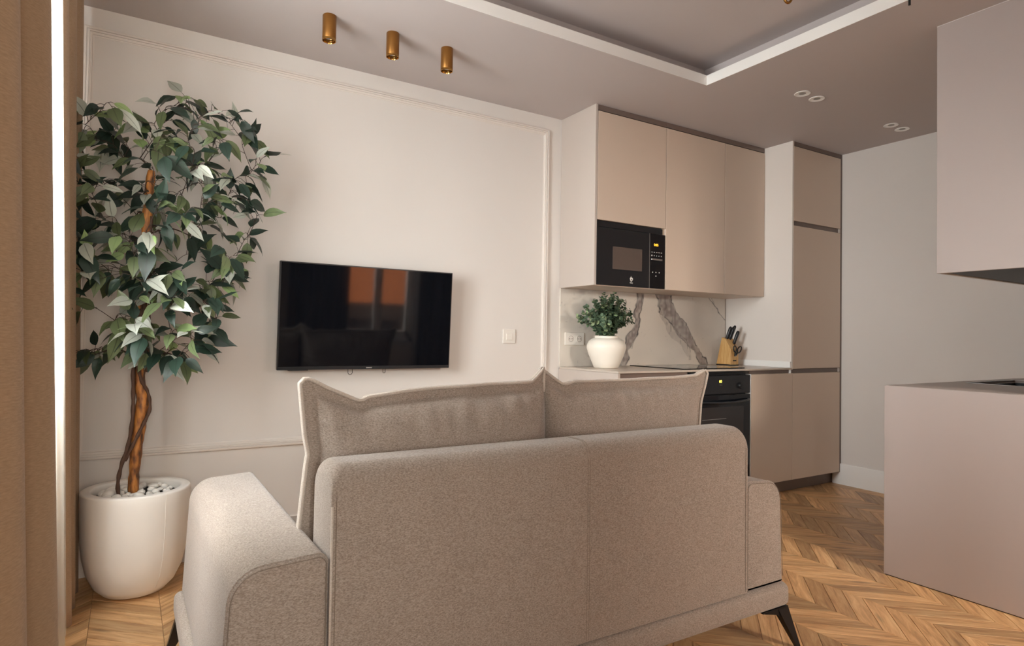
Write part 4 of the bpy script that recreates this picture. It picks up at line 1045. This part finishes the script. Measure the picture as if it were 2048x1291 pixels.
# ------------------------------------------------------------------ vase with eucalyptus
VC = (2.672, 3.165); VZ = .9105
va = tag(obj('vase', MB().lathe([(0, VZ), (.074, VZ), (.080, VZ + .004), (.094, VZ + .035), (.115, VZ + .085), (.1285, VZ + .130), (.1275, VZ + .150), (.116, VZ + .175), (.096, VZ + .190), (.079, VZ + .196), (.076, VZ + .203), (.079, VZ + .208), (.072, VZ + .209), (.069, VZ + .200), (.066, VZ + .17), (.0, VZ + .165)], (VC[0], VC[1], 0), 56), 'vase_glaze', smooth=True), 'round white ceramic vase with a narrow neck on the worktop', 'vase')
eu = thing('eucalyptus_bunch', (VC[0], VC[1], VZ + .166), 'bushy green eucalyptus sprigs standing in the white vase', 'plant')
re_ = random.Random(12); sm = MB(); lv = MB(); lv.bm.loops.layers.uv.new('UVMap')
def disc_leaf(p, d, n_, r):
    s_ = n_.cross(d).normalized(); bm = lv.bm; ring = []
    for k in range(7):
        a = 2 * math.pi * k / 7; ring.append(bm.verts.new(p + d * (r * (1 + math.cos(a)) * 1.05) + s_ * (r * .92 * math.sin(a)) + n_ * (.22 * r * math.cos(a) ** 2)))
    f = bm.faces.new(ring); f.material_index = 1 if re_.random() < .2 else 0
for k in range(58):
    a = re_.uniform(0, 2 * math.pi); sp = re_.uniform(.02, 1.0) ** .6; h = re_.uniform(.17, .285) * (1.06 - .34 * sp)
    dx, dy = .215 * sp * math.cos(a), .14 * sp * math.sin(a)
    if dx > 0: h *= 1.06
    tip = Vector((VC[0] + dx, VC[1] + dy, VZ + .205 + h - (.06 * sp if sp > .8 else 0)))
    st0 = Vector((VC[0] + dx * .12, VC[1] + dy * .12, VZ + .170)); mid = st0.lerp(tip, .45) + Vector((dx * -.08, 0, .04))
    pts = wob([st0, mid, tip], 8); sm.tube(pts, [.0022 * (1 - .6 * i / len(pts)) for i in range(len(pts))], 5)
    for i in range(4, len(pts)):
        d = (pts[min(i + 1, len(pts) - 1)] - pts[i - 1]).normalized()
        for q in range(2):
            for m_ in (0, 1):
                ax = d.orthogonal().normalized(); ax.rotate(Matrix.Rotation(re_.uniform(0, 6.28), 3, d)); ld = (ax + d * re_.uniform(.0, .7)).normalized()
                nn = d - ld * d.dot(ld); nn = (nn + Vector((0, -.6, .3))).normalized(); nn = (nn - ld * nn.dot(ld)).normalized()
                disc_leaf(pts[i] - d * .010 * q, ld, nn, re_.uniform(.0075, .0150) * (1.2 - .4 * i / len(pts)))
tag(obj('stems', sm, 'stem_green', eu, True), kind='stuff')
tag(obj('leaves', lv, ['leaf_eucalyptus', 'leaf_eucalyptus_pale'], eu, True), kind='stuff')

# ------------------------------------------------------------------ knife block, knives, scissors
BX, BY, BZ = 3.915, 3.185, .9105       # front-left bottom corner of the block
BWd, BD = .092, .135
kb = thing('knife_block', (BX + BWd / 2, BY + BD / 2, BZ), 'slanted wooden knife block beside the hob', 'knife block')
side = [(BY, BZ + .008), (BY, BZ + .125), (BY + .05, BZ + .205), (BY + .085, BZ + .215), (BY + BD, BZ + .008)]
mbk = MB().prism(side, 'X', BX, BX + BWd, .003, 2); uvb = mbk.bm.loops.layers.uv.new('UVMap')
for f in mbk.bm.faces:
    for l in f.loops: l[uvb].uv = (l.vert.co.z, l.vert.co.y + l.vert.co.x)
obj('wooden_body', mbk, 'block_wood', kb)
obj('base_plate', MB().box(BX - .001, BX + BWd + .001, BY - .001, BY + BD + .001, BZ, BZ + .0078), 'block_base', kb)
obj('name_plate', MB().box(BX + .028, BX + .066, BY - .0012, BY, BZ + .034, BZ + .042), 'block_base', kb)
def knife(x, y, z, L, r, label, tilt=.42):
    t = thing('kitchen_knife', (x, y, z), label, 'knife', 'black-handled knives in the block')
    ax = Vector((.10, -tilt + .55, 1)).normalized() if False else Vector((.16, -.30, 1)).normalized()
    base_ = Vector((x, y, z))
    pts = [base_ + ax * (L * s) for s in (0, .08, .3, .6, .88, 1.0)]
    obj('handle', MB().tube(pts, [r * .75, r, r * .92, r * 1.02, r * 1.0, r * .55], 10), 'black_plastic', t, True)
    obj('blade', MB().box(x - .0008, x + .0008, y - .006, y + .010, z - .05, z + .003), 'steel', t)
knife(BX + .022, BY + .060, BZ + .196, .108, .0120, 'leftmost black-handled knife standing in the wooden block')
knife(BX + .052, BY + .058, BZ + .192, .112, .0130, 'middle black-handled knife standing in the wooden block')
knife(BX + .076, BY + .066, BZ + .200, .114, .0115, 'right rear black-handled knife standing in the wooden block')
knife(BX + .070, BY + .030, BZ + .160, .112, .0130, 'thick front black-handled knife standing in the wooden block')
sc = thing('kitchen_scissors', (BX + .05, BY - .01, BZ + .07), 'black-handled scissors hanging on the front of the knife block', 'scissors')
for s, cx, cz, rx, rz, an in ((-1, BX + .036, BZ + .128, .015, .024, -.15), (1, BX + .086, BZ + .122, .017, .030, .75)):
    ring = []
    for k in range(24):
        a = 2 * math.pi * k / 24; u_, v_ = rx * math.cos(a), rz * math.sin(a); ring.append((cx + u_ * math.cos(an) + v_ * math.sin(an), BY - .012, cz - u_ * math.sin(an) + v_ * math.cos(an)))
    obj('finger_loop', MB().tube(ring, .0048, 7, closed=True), 'black_plastic', sc, True)
obj('shank', MB().tube([(BX + .040, BY - .011, BZ + .104), (BX + .045, BY - .010, BZ + .085), (BX + .040, BY - .009, BZ + .072)], [.006, .0085, .006], 8), 'black_plastic', sc, True)
obj('shank', MB().tube([(BX + .068, BY - .011, BZ + .100), (BX + .052, BY - .010, BZ + .086), (BX + .042, BY - .009, BZ + .072)], [.006, .0085, .006], 8), 'black_plastic', sc, True)
obj('pivot', MB().lathe([(0, .006), (.005, .006), (.005, .016), (.0, .017)], (BX + .042, BY, BZ + .074), 12, 'Y'), 'steel', sc)
